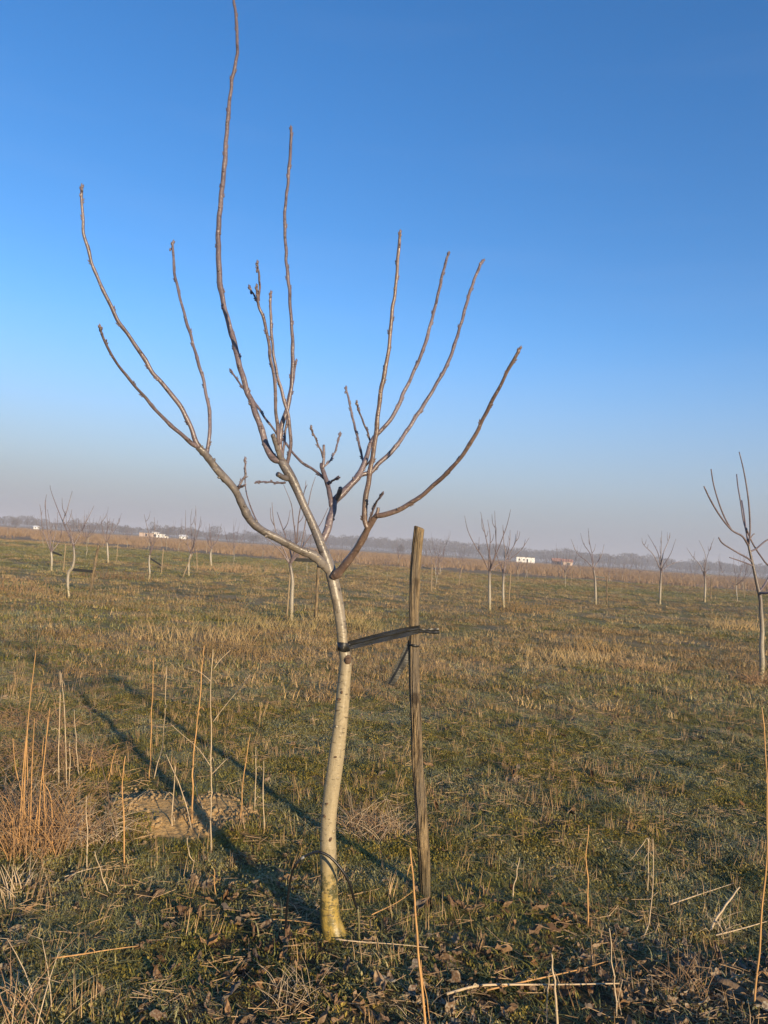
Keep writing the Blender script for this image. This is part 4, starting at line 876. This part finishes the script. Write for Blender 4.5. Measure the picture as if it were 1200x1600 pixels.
def scatter(name, col, P, scl, tilt, seed, label, cat, stretch=None):
    n = len(P); rs = np.random.RandomState(seed)
    m = bpy.data.meshes.new(name); m.from_pydata(P.tolist(), [], [])
    rot = np.stack([rs.uniform(-tilt, tilt, n), rs.uniform(-tilt, tilt, n), rs.uniform(0, 6.283, n)], 1).astype(np.float32)
    a = m.attributes.new('rot', 'FLOAT_VECTOR', 'POINT'); a.data.foreach_set('vector', rot.ravel())
    a = m.attributes.new('scl', 'FLOAT', 'POINT'); a.data.foreach_set('value', scl.astype(np.float32))
    a = m.attributes.new('pick', 'INT', 'POINT'); a.data.foreach_set('value', rs.randint(0, len(col.objects), n).astype(np.int32))
    o = bpy.data.objects.new(name, m); C.objects.link(o); tag(o, label, cat, None, 'stuff')
    g = bpy.data.node_groups.new(name+'_nodes', 'GeometryNodeTree')
    g.interface.new_socket('Geometry', in_out='INPUT', socket_type='NodeSocketGeometry'); g.interface.new_socket('Geometry', in_out='OUTPUT', socket_type='NodeSocketGeometry')
    gi = g.nodes.new('NodeGroupInput'); go_ = g.nodes.new('NodeGroupOutput'); ip = g.nodes.new('GeometryNodeInstanceOnPoints'); ci = g.nodes.new('GeometryNodeCollectionInfo')
    ci.inputs['Collection'].default_value = col; ci.inputs['Separate Children'].default_value = True; ci.inputs['Reset Children'].default_value = True
    def attr(nm, t):
        x = g.nodes.new('GeometryNodeInputNamedAttribute'); x.data_type = t; x.inputs['Name'].default_value = nm; return x.outputs['Attribute']
    ip.inputs['Pick Instance'].default_value = True
    L = g.links.new
    L(gi.outputs[0], ip.inputs['Points']); L(ci.outputs[0], ip.inputs['Instance']); L(attr('pick','INT'), ip.inputs['Instance Index']); L(attr('rot','FLOAT_VECTOR'), ip.inputs['Rotation']); L(attr('scl','FLOAT'), ip.inputs['Scale']); L(ip.outputs[0], go_.inputs[0])
    md = o.modifiers.new('scatter', 'NODES'); md.node_group = g
    return o
def points(y0, y1, dens, seed, margin=1.0, mask=None):
    """random points in the view wedge between two distances"""
    rs = np.random.RandomState(seed); wmax = y1*.56+margin
    n = int((y1-y0)*2*wmax*dens); x = rs.uniform(-wmax, wmax, n); y = rs.uniform(y0, y1, n)
    k = np.abs(x) < y*.56+margin; x, y = x[k], y[k]
    if mask is not None:
        k = rs.rand(len(x)) < mask(x, y); x, y = x[k], y[k]
    return np.stack([x, y, hgt(x, y)], 1), rs
def sandmask(x, y): return np.clip((np.hypot((x-SAND.x)/.50, (y-SAND.y)/.36)+noise(x, y, .2, 21)*.9-.75)*3, 0.03, 1)
def litter(x, y):      # leaf litter and bare soil strip along the tree row
    return np.clip(1.5-np.abs(y-2.55+.12*x)*1.5+noise(x, y, .5, 31)*1.5, 0, 1)*np.clip((x+1.1)*1.2, .12, 1)
def bandf(x, y): yy = y+.10*x+4*noise(x, y, 11, 48); return .42*np.exp(-((yy-17)/6.0)**2)-.34*np.exp(-((yy-46)/14.0)**2)+.25*np.exp(-((yy-31)/4.0)**2)
def straw_m(x, y): return np.clip(.5+1.6*noise(x, y, 1.4, 41)+1.0*noise(x, y, .4, 42)+np.clip((y-8)/14, 0, .6), .03, 1)
def green_m(x, y): return np.clip(.70-1.5*noise(x, y, 1.4, 41)+1.3*noise(x, y, .5, 43), .05, 1)*sandmask(x, y)*(1-.9*litter(x, y))
grass_c = source('grass_tuft', [tuft(s, 22, .042, .012, .048, .0032, .5, 2.2) for s in range(5)], M['grass'])
def cat_(*l): return np.concatenate([a for a, _ in l])
L1 = [points(1.6, 5, 1000, 1, mask=green_m), points(5, 10, 520, 2, mask=green_m)]
P1 = cat_(*L1); r1 = np.random.RandomState(3); sc1 = r1.uniform(.55, 1.25, len(P1))*(.8+.5*(noise(P1[:,0], P1[:,1], .35, 51)+.5))
scatter('grass', grass_c, P1, sc1, .25, 4, 'short frosted green grass covering the near field', 'grass')
grass_f = source('grass_patch', [tuft(20+s, 80, .17, .02, .07, .0070, .5, 2.0, 2) for s in range(5)], M['grass'])
P2 = cat_(points(8.5, 20, 26, 5, mask=lambda x, y: np.clip(.60-bandf(x, y)-1.5*noise(x, y, 3, 44), .06, 1)), points(20, 66, 4.5, 6, mask=lambda x, y: np.clip(.5-bandf(x, y)-1.6*noise(x*.5, y, 6, 45), .04, 1)))
scatter('grass', grass_f, P2, np.random.RandomState(7).uniform(.7, 1.4, len(P2))*(1+.02*P2[:,1]), .15, 8, 'green grass patches across the middle of the field', 'grass')
moss_c = source('moss_clump', [mossp(s) for s in range(5)], M['moss'])
P3 = cat_(points(1.6, 4.2, 1500, 9, mask=lambda x, y: sandmask(x, y)*(1-.7*litter(x, y))*np.clip(.6+1.4*noise(x, y, .45, 61), .1, 1)), points(4.2, 7, 500, 10, mask=sandmask))
scatter('moss', moss_c, P3, np.random.RandomState(11).uniform(.7, 1.5, len(P3)), .3, 12, 'low yellow-green moss between the near grass tufts', 'moss')
stub_c = source('stubble', [tuft(60+s, 9, .04, .04, .13, .0028, .0, .25, 2) for s in range(5)], M['straw'])
P4 = cat_(points(1.8, 6, 130, 13, mask=lambda x, y: straw_m(x, y)*sandmask(x, y)*.6), points(6, 14, 60, 14, mask=straw_m))
scatter('stubble', stub_c, P4, np.random.RandomState(15).uniform(.5, 1.15, len(P4)), .3, 16, 'short upright beige stubble among the grass', 'stubble')
straw_c = source('straw_litter', [strawp(s, 5, .075) for s in range(5)], M['straw'])
P5 = cat_(points(1.6, 5.5, 190, 17, mask=lambda x, y: sandmask(x, y)*np.clip(.45+noise(x, y, .6, 71)+.4*litter(x, y), .05, 1)), points(5.5, 11, 70, 18))
scatter('straw_litter', straw_c, P5, np.random.RandomState(19).uniform(.5, 1.4, len(P5)), .2, 20, 'thin dead straw lying loose over the ground', 'straw')
leaf_c = source('leaf', [leafp(s) for s in range(9)], M['leaf'])
P6 = cat_(points(1.6, 5, 520, 21, mask=lambda x, y: litter(x, y)*sandmask(x, y)*np.clip(.8+1.5*noise(x, y, .35, 81), 0, 1)), points(1.6, 8, 10, 22, mask=sandmask))
P6[:,2] += .012
scatter('leaf_litter', leaf_c, P6, np.random.RandomState(23).uniform(.35, 1.1, len(P6))**1.3, .9, 24, 'brown curled dead leaves lying round the foot of the tree', 'leaves')
dry_c = source('dry_tuft', [tuft(90+s, 70, .22, .03, .13, .0058, .5, 1.9, 3) for s in range(5)], M['dry'])
def dm(x, y): return np.clip(.34+bandf(x, y)+1.7*noise(x*.6, y, 2.6, 44)+.8*noise(x, y, 1.0, 46), .04, 1)
P7 = cat_(points(7.5, 18, 12, 25, mask=dm), points(18, 70, 3.2, 26, mask=lambda x, y: np.clip(.50+bandf(x, y)+1.6*noise(x*.4, y, 6, 45), .04, 1)))
scatter('dry_grass', dry_c, P7, np.random.RandomState(27).uniform(.6, 1.35, len(P7))*(1+.012*P7[:,1]), .2, 28, 'matted reddish brown dry grass across the field', 'dry grass')
bei_c = source('beige_tuft', [tuft(120+s, 60, .8, .25, .8, .03, .1, .6, 2) for s in range(5)], M['beige'])
P8 = cat_(points(66, 230, .55, 29, 10, mask=lambda x, y: np.clip((y+.15*x-72)/25, 0, 1)*np.clip(.75+1.2*noise(x*.3, y, 14, 47), .1, 1)))
scatter('tall_dry_grass', bei_c, P8, np.random.RandomState(31).uniform(.6, 1.3, len(P8)), .1, 32, 'beige strip of tall dry grass before the woods', 'dry grass')

def crumbp(seed):
    rg = random.Random(seed); m = MB(); r = .5
    tube(m, [Vector((-.5,0,0)), Vector((-.3,rg.uniform(-.1,.1),.05)), Vector((.1,rg.uniform(-.1,.1),.08)), Vector((.35,0,.05)), Vector((.5,0,0))], [.05,.3,.38,.27,.05], 7, 1, rough=.25, rng=rg)
    return [Vector(v) for v in m.v], m.f
M['crumb'] = inst_mat('soil_crumbs', [(0,(.26,.17,.08)),(.5,(.46,.31,.15)),(1,(.36,.24,.115))], .95)
cr_c = source('soil_crumb', [crumbp(s) for s in range(6)], M['crumb'])
P9 = cat_(points(3, 6.5, 9000, 33, mask=lambda x, y: (1-sandmask(x, y))*np.clip(.35+1.4*noise(x, y, .12, 91), 0.03, 1)))
scatter('soil_crumbs', cr_c, P9, np.random.RandomState(34).uniform(.12, 1, len(P9))**3*.030+.003, .5, 35, 'crumbs of dry yellow soil on the bare sandy patch', 'soil')
# ---------------------------------------------------------------- haze
hm = bpy.data.materials.new('haze_air'); hm.use_nodes = True; n = hm.node_tree; n.nodes.clear()
o_ = n.nodes.new('ShaderNodeOutputMaterial'); pv = n.nodes.new('ShaderNodeVolumePrincipled'); n.links.new(pv.outputs[0], o_.inputs['Volume'])
pv.inputs['Color'].default_value = (.82,.84,.92,1); pv.inputs['Density'].default_value = .0011; pv.inputs['Anisotropy'].default_value = 0
m = MB(); m.box((0,0,11.0), (3900,3900,25.0)); hz = m.build('haze', hm, None, (0,0,0), smooth=False); tag(hz, 'thin morning haze over the whole field', 'haze', None, 'stuff')
